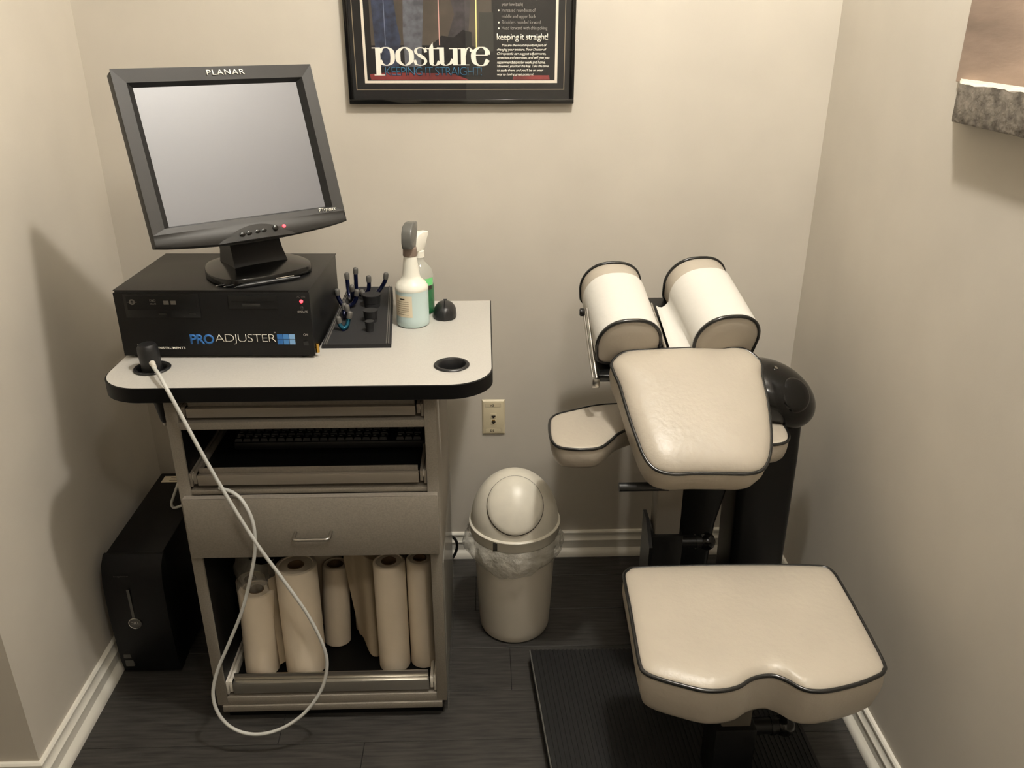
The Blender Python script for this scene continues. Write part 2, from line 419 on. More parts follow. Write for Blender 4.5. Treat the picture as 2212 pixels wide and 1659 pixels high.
for gx, gy in GR:
    bm = B(); lathe(bm, [(0.0325, -0.03), (0.0325, 0.001), (0.0375, 0.001), (0.0382, 0.0025), (0.036, 0.0045), (0.031, 0.0042), (0.0285, 0.001), (0.0285, -0.03)], (gx, gy, WT), 40, None, False, False)
    obj('grommet', bm, 'black_plastic', wt, 40)

# keyboard on the sliding tray
kb = thing('keyboard', 'black keyboard deep in the shadowed cabinet bay', 'keyboard', (-0.36, -0.46, 0.681))
bm = B(); box(bm, -0.585, -0.142, -0.545, -0.385, 0.681, 0.700, 0.004); obj('keyboard_body', bm, 'key', kb)
kmesh = None; pmesh = None
for rr in range(6):
    xx = -0.575; yy = -0.530 + rr*0.0235
    while xx < -0.158:
        gap = (-0.296 < xx < -0.284) or (-0.226 < xx < -0.214)
        if not gap:
            if kmesh is None:
                bm = B(); loft(bm, [[(sx*0.0088, sy*0.0098, 0) for sx, sy in ((-1, -1), (1, -1), (1, 1), (-1, 1))], [(sx*0.0070, sy*0.0078+0.0006, 0.0065) for sx, sy in ((-1, -1), (1, -1), (1, 1), (-1, 1))]])
                k = obj('key', bm, 'key', kb, 0, loc=None); kmesh = k.data
                bm = B(); box(bm, -0.0045, 0.0025, 0.0008, 0.0045, 0.0065, 0.0067); g = obj('key_legend', bm, 'key_print', k, 0); pmesh = g.data
                # the shared meshes are stored around their own origin
                for me in (kmesh,):
                    me.transform(Matrix.Translation(wloc(kb)))
                pmesh.transform(Matrix.Translation(wloc(k)))
            else:
                k = bpy.data.objects.new('key', kmesh); COL.objects.link(k); k.parent = kb
                g = bpy.data.objects.new('key_legend', pmesh); COL.objects.link(g); g.parent = k
            k.location = Vector((xx, yy, 0.700)) - wloc(kb); g.location = (0, 0, 0)
        xx += 0.0195

# ------------------------------------------------------------------ console box
CM = Matrix.Translation((-0.580, -0.563, WT)) @ Matrix.Rotation(R(-1.8), 4, 'Z')
CW, CD, CH, CF = 0.413, 0.300, 0.146, 0.0055
con = thing('computer_console', 'black desktop computer box with blue and white lettering on the worktop', 'computer', (-0.58, -0.42, WT))
def cb(bm, *a, **k): return box(bm, *a, mat=CM, **k)
hw = CW/2
obj('case', cb(B(), -hw+0.002, hw-0.002, 0.004, CD, CF, CH+CF-0.001, bev=0.0015), 'console', con)
obj('lid', cb(B(), -hw, hw, 0.0025, CD+0.001, CH+CF-0.0008, CH+CF+0.001, bev=0.0007), 'console', con)
obj('front_panel', cb(B(), -hw, hw, 0.0, 0.0038, CF, CH+CF-0.004, bev=0.001), 'console_front', con)
for sx in (-1, 1):
    for yy in (0.02, CD-0.02):
        bm = B(); cyl(bm, CM @ Vector((sx*(hw-0.025), yy, 0)), CM @ Vector((sx*(hw-0.025), yy, CF)), 0.011); obj('foot', bm, 'rubber', con)
def cpos(u, v): return (-hw + u*CW, -0.0003, CF + v*CH)
def cplane(u, v, out=0.0): 
    x, y, z = cpos(u, v); return CM @ plane_y(x, y-out, z)
def crect(name, u0, u1, v0, v1, mat, t=0.0012, bev=0.0004, parent=con):
    return obj(name, cb(B(), -hw+u0*CW, -hw+u1*CW, -t, 0.0, CF+v0*CH, CF+v1*CH, bev=bev), mat, parent)
dvd = crect('disc_drive', 0.05, 0.435, 0.60, 0.955, 'console', 0.0016)
crect('drive_tray', 0.065, 0.42, 0.72, 0.93, 'console_front', 0.0024, parent=dvd)
crect('eject_button', 0.375, 0.41, 0.645, 0.675, 'bezel_dark', 0.003, parent=dvd)
crect('headphone_slot', 0.22, 0.26, 0.645, 0.67, 'bezel_dark', 0.0026, parent=dvd)
text('disc_mark', 'DVD', 0.0125, 0.0055, 'dim_ink', dvd, cplane(0.185, 0.842, 0.0025), 0.02)
text('disc_mark', 'MULTI', 0.0125, 0.0035, 'dim_ink', dvd, cplane(0.185, 0.80, 0.0025), 0.02)
for u in (0.253, 0.290): crect('disc_badge', u, u+0.028, 0.80, 0.86, 'dim_ink', 0.0027, parent=dvd)
bm = B(); c0 = CM @ Vector((-hw+0.094*CW, -0.0026, CF+0.84*CH)); lathe(bm, [(0.003, 0), (0.0062, 0), (0.0062, 0.0004), (0.003, 0.0004)], c0, 20, Matrix.Rotation(R(90), 4, 'X'), False, False); obj('disc_emblem', bm, 'dim_ink', dvd)
crect('disc_emblem', 0.07, 0.118, 0.832, 0.842, 'dim_ink', 0.0027, parent=dvd)
flp = crect('floppy_drive', 0.585, 0.835, 0.74, 0.935, 'console', 0.0016)
crect('floppy_slot', 0.60, 0.82, 0.842, 0.856, 'console_front', 0.0022, 0.0002, flp)
crect('floppy_eject', 0.655, 0.745, 0.775, 0.815, 'bezel', 0.0032, 0.0006, flp)
text('logo_word', 'PRO', 0.125*CW, 0.155*CH, 'logo_blue', con, cplane(0.358, 0.185), 0.028, 0, 0.9)
text('logo_word', 'ADJUSTER', 0.315*CW, 0.155*CH, 'white_ink', con, cplane(0.489, 0.185), -0.026, 0, 0.86)
text('trade_mark', 'TM', 0.010*CW, 0.018*CH, 'white_ink', con, cplane(0.797, 0.36))
for i in range(3):
    for j in range(2):
        crect('logo_square', 0.812+i*0.0315, 0.812+i*0.0315+0.029, 0.185+j*0.082, 0.185+j*0.082+0.074, ('logo_blue', 'logo_blue_b', 'logo_blue_c')[i], 0.0004, 0)
text('maker_name', 'INSTRUMENTS', 0.140*CW, 0.035*CH, 'white_ink', con, cplane(0.186, 0.108), 0.01, 0, 1.1)
text('maker_name', 'T', 0.014*CW, 0.035*CH, 'white_ink', con, cplane(0.078, 0.148), 0.01)
text('panel_text', 'AC ON', 0.042*CW, 0.028*CH, 'dim_ink', con, cplane(0.936, 0.902))
text('panel_text', 'OPERATE', 0.052*CW, 0.028*CH, 'grey_ink', con, cplane(0.932, 0.675))
text('panel_text', 'ON', 0.024*CW, 0.038*CH, 'grey_ink', con, cplane(0.950, 0.315))
for v, m in ((0.845, 'red_led'), (0.745, 'bezel_dark')):
    bm = B(); lathe(bm, [(0.0038, 0), (0.0036, 0.0012), (0.002, 0.0022)], CM @ Vector((-hw+0.957*CW, 0.0, CF+v*CH)), 16, Matrix.Rotation(R(90), 4, 'X')); obj('indicator_light', bm, m, con)
crect('rocker_switch', 0.948, 0.972, 0.17, 0.235, 'bezel_dark', 0.003, 0.0008)
bm = B(); q = CM @ Vector((hw+0.004, 0.012, 0.020)); cyl(bm, q - Vector((0.006, 0, 0)), q, 0.0025); cyl(bm, q + Vector((0, -0.001, -0.010)), q + Vector((0, -0.001, 0.010)), 0.0042)
obj('brass_connector', bm, 'brass', con, label='small brass connector')

# ------------------------------------------------------------------ monitor (17 inch touch screen)
MX = Matrix.Translation((-0.5151, -0.4783, 1.3419)) @ Euler((-0.3578, 0.0115, 0.6428), 'XYZ').to_matrix().to_4x4()
BOXTOP = WT + CF + CH + 0.001
mon = thing('monitor', 'dark grey flat touchscreen monitor tilted back on the computer box', 'monitor', (-0.53, -0.40, BOXTOP))
def mloft(rings, **k):
    bm = B(); loft(bm, [[MX @ Vector(p) for p in r] for r in rings], **k); return bm
def mon_outline(e, yb=0.0, bow=0.014):
    x0, x1, z0, z1, r = -0.206-e, 0.206+e, -0.172-e, 0.168+e, 0.006
    out = [(x1-r, z1), (x0+r, z1), (x0, z1-r), (x0, z0)]
    n = 16
    for i in range(n+1):
        t = i/n; out.append((x0+0.002+(x1-x0-0.004)*t, z0-bow*math.sin(math.pi*t)**0.8-0.0005))
    out += [(x1, z0), (x1, z1-r)]
    return out
# bezel front as ring: outer outline -> inner rectangle, built from four trapezoid loops
def ring(bm, x0, x1, z0, z1, X0, X1, Z0, Z1, y_in, y_out):
    A = [(X0, y_out, Z0), (X1, y_out, Z0), (X1, y_out, Z1), (X0, y_out, Z1)]; I = [(x0, y_in, z0), (x1, y_in, z0), (x1, y_in, z1), (x0, y_in, z1)]
    va = [bm.verts.new(MX @ Vector(p)) for p in A]; vi = [bm.verts.new(MX @ Vector(p)) for p in I]
    for i in range(4): bm.faces.new((va[i], va[(i+1) % 4], vi[(i+1) % 4], vi[i]))
bm = B(); sw, sh = 0.169, 0.135
ring(bm, -sw, sw, -sh, sh, -sw-0.012, sw+0.012, -sh-0.004, sh+0.007, 0.0, -0.011)
obj('screen_surround', bm, 'bezel_dark', mon, 0, recalc=False)
bm = B(); ring(bm, -sw-0.012, sw+0.012, -sh-0.004, sh+0.007, -0.206, 0.206, -0.150, 0.168, -0.011, -0.013)
obj('bezel', bm, 'bezel', mon, 0, recalc=False)
# chin: lower bezel band bowed downward and forward, plus the thin shell rim
n = 18; rg = [[], [], [], []]
for i in range(n+1):
    t = i/n; s = math.sin(math.pi*t)**0.8; x = -0.206+0.412*t
    rg[0].append((x, -0.013, -0.150)); rg[1].append((x, -0.009-0.006*s, -0.1585)); rg[2].append((x, -0.013-0.008*s, -0.166-0.004*s)); rg[3].append((x, -0.010-0.004*s, -0.172-0.014*s))
bm = B(); loft(bm, [[MX @ Vector(p) for p in r] for r in rg], False, False, False); obj('chin', bm, 'bezel', mon, 60, recalc=False)
bm = B(); o = mon_outline(0.0)
loft(bm, [[MX @ Vector((x*k, y, z*k)) for x, z in o] for k, y in ((1.0, -0.0125), (1.004, -0.010), (1.004, 0.012), (1.0, 0.0125))], False, False)
obj('shell_rim', bm, 'bezel', mon, 40)
bm = B(); loft(bm, [[MX @ Vector((x*k, y, z*k)) for x, z in o] for k, y in ((0.995, 0.0125), (0.98, 0.020), (0.96, 0.030), (0.80, 0.045), (0.70, 0.058))]); obj('back_shell', bm, 'bezel', mon, 40)
bm = B(); flat(bm, [MX @ Vector(p) for p in ((-sw, -0.0002, -sh), (sw, -0.0002, -sh), (sw, -0.0002, sh), (-sw, -0.0002, sh))]); obj('screen', bm, 'screen', mon, 0, label='blank glowing grey screen', recalc=False)
def mplane(x, z, out=0.0135): return MX @ plane_y(x, -out, z)
text('brand_lettering', 'PLANAR', 0.079, 0.0105, 'white_ink', mon, mplane(-0.024, 0.151), 0.008, 0, 1.12)
text('model_lettering', 'PT', 0.0115, 0.0085, 'white_ink', mon, mplane(0.146, -0.1475, 0.014), 0.01)
text('model_lettering', '1710MX', 0.027, 0.0062, 'white_ink', mon, mplane(0.1585, -0.1475, 0.014), 0.005)
# control strip: raised lens shape on the chin
pts = []
for i in range(17):
    t = i/16; pts.append((-0.086+0.166*t, -0.1775 + 0.0, t))
bm = B(); up = []; dn = []
for x, z, t in pts:
    s = math.sin(math.pi*t)
    up.append(MX @ Vector((x, -0.0145-0.009*s, -0.184+0.029*s**0.9))); dn.append(MX @ Vector((x, -0.015-0.009*s, -0.1845)))
loft(bm, [up, dn], False, False, False)
up2 = [p + (MX.to_3x3() @ Vector((0, 0.010, 0))) for p in up]; dn2 = [p + (MX.to_3x3() @ Vector((0, 0.012, 0))) for p in dn]
loft(bm, [up, up2], False, False, False); loft(bm, [dn, dn2], False, False, False)
cs = obj('control_strip', bm, 'bezel', mon, 40, recalc=False)
for x, z in ((-0.036, -0.172), (-0.022, -0.1715), (-0.004, -0.1705), (0.010, -0.170)):
    bm = B(); lathe(bm, [(0.0052, 0), (0.0050, 0.002), (0.0035, 0.0026)], (0, 0, 0), 18, MX @ Matrix.Translation((x, -0.0225, z)) @ Matrix.Rotation(R(90), 4, 'X') @ Matrix.Diagonal((1.15, 0.75, 1, 1))); obj('menu_button', bm, 'black_gloss', cs)
bm = B(); lathe(bm, [(0.0058, 0), (0.0055, 0.003), (0.003, 0.0042)], (0, 0, 0), 20, MX @ Matrix.Translation((0.036, -0.0215, -0.168)) @ Matrix.Rotation(R(90), 4, 'X')); obj('power_button', bm, 'black_gloss', cs)
bm = B(); lathe(bm, [(0.0036, 0), (0.0034, 0.002), (0.0016, 0.003)], (0, 0, 0), 16, MX @ Matrix.Translation((0.0565, -0.0195, -0.1665)) @ Matrix.Rotation(R(90), 4, 'X')); obj('power_light', bm, 'red_led', cs)
# neck and foot
BR = Matrix.Translation((-0.530, -0.405, BOXTOP)) @ Matrix.Rotation(R(36.8), 4, 'Z')
fo = [(-0.095, -0.100), (-0.06, -0.118), (0, -0.124), (0.06, -0.118), (0.095, -0.100), (0.112, -0.055), (0.105, 0.01), (0.07, 0.075), (0.0, 0.095), (-0.07, 0.075), (-0.105, 0.01), (-0.112, -0.055)]
oc = [(p.x, p.y) for p in catmull([(x, y, 0) for x, y in fo], True, 5)]
bm = B(); loft(bm, [[BR @ Vector((x*k, y*k, z)) for x, y in oc] for k, z in ((0.97, 0.0), (1.0, 0.003), (1.0, 0.013), (0.985, 0.0165), (0.9, 0.0195), (0.55, 0.026), (0.3, 0.028))]); obj('foot', bm, 'black_gloss', mon, 35)
bm = B()
nk = []
for (y, z, wx, dy) in ((-0.015, 0.018, 0.062, 0.045), (-0.005, 0.05, 0.058, 0.036), (0.012, 0.10, 0.056, 0.030), (0.028, 0.16, 0.056, 0.026)):
    nk.append([BR @ Vector((sx*wx, y+sy*dy, z)) for sx, sy in ((-1, -1), (1, -1), (1, 1), (-1, 1))])
loft(bm, nk); obj('neck', bm, 'black_plastic', mon, 35)

# pens lying in front of the monitor foot
def pen(a, b, r, label, c1, c2):
    a, b = Vector(a), Vector(b); t = thing('pen', label, 'pen', (a+b)/2 - Vector((0, 0, r)), 'pens beside the monitor foot')
    d = (b-a)
    bm = B(); tube(bm, [a, a+d*0.10, a+d*0.12, a+d*0.9], lambda s: r*(0.25 if s < 0.1 else 1.0), 14); obj('barrel', bm, c1, t)
    bm = B(); cyl(bm, a-d.normalized()*0.004, a+d*0.08, 0.0006, r*0.6, 10); obj('tip', bm, 'chrome', t)
    bm = B(); cyl(bm, a+d*0.9, b, r*0.55); obj('push_button', bm, 'black_plastic', t)
    bm = B(); e = Vector((0, 0, r*1.12)); tube(bm, [a+d*0.62+e, a+d*0.9+e], 0.0013, 8); obj('clip', bm, c2, t)
zt = BOXTOP + 0.0045
pen((-0.552, -0.548, zt), (-0.425, -0.472, zt), 0.0045, 'black pen with bright clip, lying nearest the console front', 'black_gloss', 'chrome')
pen((-0.570, -0.543, zt), (-0.450, -0.464, zt), 0.0042, 'slim black pen tucked closest to the monitor foot', 'black_gloss', 'chrome')
pen((-0.528, -0.554, zt), (-0.408, -0.482, zt), 0.0045, 'black pen reaching farthest right beside the monitor foot', 'black_plastic', 'steel')

# ------------------------------------------------------------------ accessory board with forks and rubber pads
brd = thing('accessory_board', 'black grooved holder board beside the computer box', 'holder board', (-0.29, -0.35, WT))
BP = [(-0.369, -0.512), (-0.215, -0.512), (-0.243, -0.178), (-0.357, -0.178)]
def bz(yy): return 0.9265 + 0.0305*(yy+0.512)/0.334
bm = B(); loft(bm, [[(x, yy, WT) for x, yy in BP], [(x, yy, bz(yy)) for x, yy in BP]]); obj('board', bm, 'rubber', brd, 20)
for s0, s1 in ((0.03, 0.045), (0.06, 0.075), (0.925, 0.94), (0.955, 0.97)):
    bm = B(); rings = []
    for (a, b_) in ((BP[0], BP[1]), (BP[3], BP[2])):
        a, b_ = Vector(a), Vector(b_)
        p0 = a.lerp(b_, s0); p1 = a.lerp(b_, s1); z = bz(a.y)
        rings.append([(p0.x, a.y, z-0.001), (p1.x, a.y, z-0.001), (p1.x, a.y, z+0.0025), (p0.x, a.y, z+0.0025)])
    loft(bm, rings); obj('ridge', bm, 'rubber_tip', brd, 20)
FORKS = {
 'tall dark blue two-pronged tip at the rear of the black board': ('fork_blue', [(-0.325, -0.24, 1.014), (-0.326, -0.24, 0.985), (-0.326, -0.24, 0.963), (-0.318, -0.24, 0.95), (-0.308, -0.24, 0.949), (-0.298, -0.24, 0.958), (-0.294, -0.24, 0.975), (-0.294, -0.24, 0.993)]),
 'dark blue two-pronged tip turned edge-on behind the left forks': ('fork_blue', [(-0.346, -0.25, 1.003), (-0.345, -0.252, 0.973), (-0.342, -0.26, 0.952), (-0.336, -0.275, 0.945), (-0.329, -0.295, 0.955), (-0.326, -0.305, 0.972), (-0.326, -0.31, 0.99)]),
 'wide dark blue fork at the middle left of the black board': ('fork_blue', [(-0.362, -0.31, 0.976), (-0.361, -0.31, 0.96), (-0.354, -0.312, 0.944), (-0.342, -0.314, 0.937), (-0.329, -0.312, 0.94), (-0.319, -0.31, 0.952), (-0.314, -0.31, 0.974)]),
 'small shiny teal fork at the front left of the black board': ('fork_teal', [(-0.341, -0.44, 0.957), (-0.339, -0.44, 0.942), (-0.331, -0.44, 0.932), (-0.323, -0.435, 0.937), (-0.32, -0.43, 0.948), (-0.315, -0.43, 0.965)]),
 'small dark fork directly behind the teal one': ('fork_blue', [(-0.339, -0.36, 0.96), (-0.339, -0.365, 0.945), (-0.337, -0.375, 0.935), (-0.33, -0.385, 0.941), (-0.327, -0.39, 0.954), (-0.328, -0.39, 0.965)]),
 'bright blue splayed fork leaning right behind the largest rubber pad': ('fork_blue', [(-0.249, -0.25, 1.004), (-0.251, -0.25, 0.99), (-0.262, -0.25, 0.971), (-0.276, -0.255, 0.956), (-0.292, -0.26, 0.948), (-0.304, -0.262, 0.95), (-0.31, -0.262, 0.964)])}
for lab, (m, path) in FORKS.items():
    P = [Vector(p) for p in path]; low = min(P, key=lambda p: p.z)
    dz = bz(low.y) + 0.0054 - low.z
    P = [p + Vector((0, 0, dz)) for p in P]; low = min(P, key=lambda p: p.z)
    t = thing('fork_tip', lab, 'fork tip', (low.x, low.y, bz(low.y)), 'two-pronged tips on the black board')
    C_ = catmull(P, False, 5)
    bm = B(); tube(bm, C_, 0.0052, 12); obj('prongs', bm, m, t, 60)
    bm = B(); cyl(bm, (low.x, low.y, bz(low.y)-0.0005), (low.x, low.y, bz(low.y)+0.003), 0.005); obj('peg', bm, 'fork_blue', t)
    for e, q in ((0, 1), (-1, -2)):
        a = P[e]; dd = (P[q]-P[e]).normalized()
        bm = B(); tube(bm, [a-dd*0.0045, a-dd*0.0035, a-dd*0.001, a+dd*0.006, a+dd*0.012, a+dd*0.0125], lambda s: 0.0064*(0.35, 0.75, 1, 1, 0.95, 0.5)[min(5, int(round(s*5)))], 14); obj('rubber_cap', bm, 'rubber_tip', t, 60)
for (x, yy, r, h, lab) in ((-0.281, -0.300, 0.0228, 0.030, 'largest round black rubber pad on the board'), (-0.274, -0.388, 0.0172, 0.027, 'middle-sized round black rubber pad on the board'), (-0.270, -0.443, 0.0106, 0.024, 'smallest round black rubber pad, nearest the board front')):
    z = bz(yy)
    bm = B(); lathe(bm, [(r*0.86, -0.0015), (r*0.86, h*0.3), (r*0.9, h*0.32), (r*0.98, h*0.9), (r, h-0.002), (r*0.985, h)], (x, yy, z), 36)
    o = obj('rubber_pad', bm, 'rubber', None, 35, loc=(x, yy, z)); tag(o, lab, 'rubber pad', 'round rubber pads on the black board')

# ------------------------------------------------------------------ bottles and mouse
bx, by = -0.178, -0.352
bt = thing('spray_bottle', 'white spray bottle filled with pale blue liquid, grey trigger head', 'spray bottle', (bx, by, WT))
obj('filled_body', lathe(B(), [(0.034, 0), (0.038, 0.002), (0.0395, 0.006), (0.0395, 0.020), (0.0388, 0.024), (0.0388, 0.088)], (bx, by, WT), 48), 'bottle_fluid', bt, 40)
obj('shoulder', lathe(B(), [(0.0388, 0.088), (0.0395, 0.090), (0.0385, 0.096), (0.033, 0.105), (0.0235, 0.114), (0.0205, 0.122), (0.0185, 0.140), (0.0155, 0.165), (0.0150, 0.170)], (bx, by, WT), 48, None, False, True), 'bottle_white', bt, 40)
obj('collar', lathe(B(), [(0.0162, 0.168), (0.0168, 0.170), (0.0160, 0.187), (0.0120, 0.189)], (bx, by, WT), 32), 'collar_brown', bt, 40)
hd = [(x*0.92, y*0.93) for x, y in ((-0.026, 0.0), (0.018, 0.0), (0.026, 0.022), (0.030, 0.040), (0.042, 0.043), (0.042, 0.056), (0.012, 0.060), (-0.016, 0.056), (-0.030, 0.040), (-0.034, 0.016))]
HM = Matrix.Translation((bx, by, WT+0.188)) @ Matrix.Rotation(R(82), 4, 'Z') @ Matrix.Rotation(R(90), 4, 'X')
obj('trigger_head', prism(B(), hd, -0.0125, 0.0125, 0.004, HM, 3), 'grey_plastic', bt, 50)
tr = [(0.020, 0.030), (0.030, 0.030), (0.038, 0.004), (0.046, -0.024), (0.040, -0.026), (0.030, 0.000)]
obj('trigger', prism(B(), tr, -0.006, 0.006, 0.0015, HM), 'grey_plastic', bt, 50)
bm = B(); rings = []
for z in (0.028, 0.080):
    rings.append([(bx+0.0391*math.sin(a), by-0.0391*math.cos(a), WT+z) for a in [R(-72+ i*76/12) for i in range(13)]])
loft(bm, rings, False, False, False); lb = obj('label', bm, 'label_cream', bt, 60)
for k in range(8):
    z = 0.034+k*0.0052; a0, a1 = (-58, -8) if k < 7 else (-40, -22)
    bm = B(); loft(bm, [[(bx+0.0393*math.sin(a), by-0.0393*math.cos(a), WT+z+dz) for a in [R(a0+(a1-a0)*i/8) for i in range(9)]] for dz in (0, 0.0012 if k < 7 else 0.003)], False, False, False)
    obj('print_line', bm, 'ink' if k == 7 else 'mat_line', lb, 60)
gx, gy = -0.166, -0.262
gt = thing('spray_bottle', 'clear spray bottle with green label and white trigger behind the blue one', 'spray bottle', (gx, gy, WT))
obj('filled_body', lathe(B(), [(0.030, 0), (0.0345, 0.003), (0.035, 0.008), (0.035, 0.070), (0.0345, 0.072)], (gx, gy, WT), 40), 'bottle_green', gt, 40)
obj('clear_body', lathe(B(), [(0.0348, 0.0722), (0.0345, 0.098), (0.030, 0.112), (0.020, 0.124), (0.0135, 0.132), (0.0130, 0.142)], (gx, gy, WT), 40, None, False, True), 'bottle_clear', gt, 40)
bm = B(); loft(bm, [[(gx+0.0353*math.sin(a), gy-0.0353*math.cos(a), WT+z) for a in [R(-70+i*140/16) for i in range(17)]] for z in (0.075, 0.093)], False, False, False); obj('label', bm, 'label_green', gt, 60)
bm = B(); loft(bm, [[(gx+0.0353*math.sin(a), gy-0.0353*math.cos(a), WT+z) for a in [R(10+i*50/10) for i in range(11)]] for z in (0.064, 0.074)], False, False, False); obj('label_band', bm, 'ink', gt, 60)
obj('collar', lathe(B(), [(0.0145, 0.141), (0.0145, 0.156), (0.010, 0.158)], (gx, gy, WT), 28), 'white_plastic', gt, 40)
HG = Matrix.Translation((gx+0.001, gy, WT+0.157)) @ Matrix.Rotation(R(62), 4, 'Z') @ Matrix.Rotation(R(90), 4, 'X')
obj('trigger_head', prism(B(), [(x*0.85, y*0.8) for x, y in hd], -0.0095, 0.0095, 0.003, HG, 3), 'white_plastic', gt, 50)
obj('trigger', prism(B(), [(-x*0.95, y*1.1) for x, y in tr], -0.005, 0.005, 0.001, HG), 'white_plastic', gt, 50)
# mouse
ms = thing('mouse', 'black computer mouse at the back of the worktop', 'mouse', (-0.104, -0.290, WT))
def mouse_half(s0, s1, zs=1.0):
    bm = B(); rings = []
    for i in range(15):
        t = i/14; yy = -0.340 + 0.1*t
        ww = 0.0285*(1-abs(2*t-1)**2.6)**0.5*(1-0.12*t) + 0.0015; hh = (0.014 + 0.022*math.sin(math.pi*min(1, t*0.80+0.18)))*zs
        if i in (0, 14): hh *= 0.55
        row = [Vector((-0.104+ww*s0*1.0, yy, WT+0.0008))]
        for j in range(9):
            s = s0 + (s1-s0)*j/8; row.append(Vector((-0.104+ww*s*(1.0 if abs(s) < 0.99 else 0.97), yy, WT+0.001+hh*(1-abs(s)**3*0.62))))
        row.append(Vector((-0.104+ww*s1, yy, WT+0.0008))); rings.append(row)
    loft(bm, rings); return bm
obj('left_shell', mouse_half(-1, -0.03), 'black_plastic', ms, 60)
obj('right_shell', mouse_half(0.03, 1), 'black_plastic', ms, 60)
bm = B(); tube(bm, [(-0.104-0.004, -0.268, WT+0.0255), (-0.104+0.004, -0.268, WT+0.0255)], 0.0085, 16); obj('scroll_wheel', bm, 'rubber', ms)
obj('sole', prism(B(), [(-0.104+0.026*math.cos(2*math.pi*i/24), -0.290+0.044*math.sin(2*math.pi*i/24)) for i in range(24)], WT, WT+0.006), 'black_gloss', ms)

# ------------------------------------------------------------------ hand instrument in the left grommet, and its cable
ix, iy = -0.7055, -0.620
ins = thing('hand_instrument', 'black cylindrical hand instrument parked upright in the left grommet', 'instrument', (ix, iy, WT))
IM = Matrix.Rotation(R(-3), 4, 'Y')
obj('handle', lathe(B(), [(0.004, 0.058), (0.017, 0.056), (0.0205, 0.050), (0.0215, 0.040), (0.0210, 0.020), (0.0200, 0.012), (0.0210, 0.004), (0.0215, -0.01), (0.0195, -0.034)], (ix, iy, WT), 36, IM), 'black_plastic', ins, 50)
obj('nose_cone', lathe(B(), [(0.0195, -0.0345), (0.0165, -0.060), (0.0125, -0.085), (0.0085, -0.118), (0.0060, -0.124)], (ix, iy, WT), 32, IM), 'black_plastic', ins, 50)
obj('probe_tip', lathe(B(), [(0.0050, -0.1245), (0.0050, -0.131), (0.002, -0.133)], (ix, iy, WT), 20, IM), 'steel', ins, 50)
CABLE = [(-0.695, -0.6405, 0.938), (-0.686, -0.658, 0.936), (-0.66, -0.700, 0.936), (-0.634, -0.738, 0.921), (-0.61, -0.745, 0.86), (-0.585, -0.75, 0.792), (-0.556, -0.75, 0.709), (-0.524, -0.75, 0.625), (-0.493, -0.75, 0.551), (-0.447, -0.75, 0.457), (-0.406, -0.75, 0.366), (-0.38, -0.752, 0.279), (-0.378, -0.757, 0.223), (-0.396, -0.763, 0.164), (-0.436, -0.775, 0.11), (-0.49, -0.784, 0.073), (-0.548, -0.788, 0.06), (-0.599, -0.784, 0.072), (-0.633, -0.775, 0.108), (-0.644, -0.763, 0.16), (-0.629, -0.752, 0.219), (-0.596, -0.742, 0.29), (-0.558, -0.735, 0.374), (-0.529, -0.728, 0.463), (-0.513, -0.722, 0.531), (-0.511, -0.716, 0.593), (-0.527, -0.708, 0.640), (-0.552, -0.694, 0.6575), (-0.586, -0.674, 0.6575)]
bm = B(); tube(bm, catmull(CABLE, False, 6), 0.0040, 10)
cbl = obj('instrument_cable', bm, 'cable', None, 60, loc=(-0.52, -0.75, 0.06)); tag(cbl, 'long pale grey cable hanging in a loop before the cabinet', 'cable')
bm = B(); a, b_ = Vector(CABLE[0]), Vector(CABLE[2]); tube(bm, [a, a.lerp(b_, 0.12), a.lerp(b_, 0.34)], lambda s: 0.0065-0.002*s, 14); obj('strain_relief', bm, 'slide_white', cbl, 60)

# ------------------------------------------------------------------ tower computer by the left wall
tw = thing('computer_tower', 'black tower computer standing against the left baseboard', 'computer tower', (-0.86, -0.30, 0))
tx0, tx1, ty0, ty1, tz = -0.966, -0.818, -0.485, -0.085, 0.365
obj('case', box(B(), tx0+0.003, tx1-0.003, ty0, ty1, 0.012, tz, 0.004), 'tower', tw)
prf = [(ty0-0.001, 0.012), (ty0-0.030, 0.014), (ty0-0.040, 0.06), (ty0-0.046, 0.20), (ty0-0.042, 0.30), (ty0-0.030, 0.345), (ty0-0.010, tz), (ty0-0.001, tz)]
bm = B(); loft(bm, [[(x, yy, z) for yy, z in prf] for x in (tx0, tx0+0.012, tx1-0.012, tx1)]); bv = obj('front_bezel', bm, 'tower', tw, 35)
bm = B(); loft(bm, [[(x, yy-0.0012, z) for yy, z in ((ty0-0.0455, 0.185), (ty0-0.0455, 0.285))] for x in (-0.909, -0.902)], False, False, False); obj('trim_stripe', bm, 'tower_grey', bv, 0)
LG = Matrix.Translation((-0.904, ty0-0.0462, 0.182)) @ Matrix.Rotation(R(90), 4, 'X')
bm = B(); lathe(bm, [(0.0165, 0), (0.0165, 0.003), (0.0145, 0.0035), (0.0140, 0.0015)], (0, 0, 0), 32, LG, False, False); obj('emblem_ring', bm, 'chrome', bv, 50)
bm = B(); lathe(bm, [(0.014, 0.0), (0.014, 0.0016)], (0, 0, 0), 32, LG); obj('emblem_disc', bm, 'tower_grey', bv, 0)
text('emblem_lettering', 'DELL', 0.020, 0.0065, 'chrome', bv, plane_y(-0.914, ty0-0.0480, 0.179), 0.02)
text('bezel_lettering', 'inspiron', 0.036, 0.005, 'tower_grey', bv, plane_y(-0.936, ty0-0.0405, 0.318), 0.01)
bm = B(); box(bm, -0.958, -0.936, ty0-0.041, ty0-0.034, 0.062, 0.078, 0.003); obj('port_cover', bm, 'tower_grey', bv)
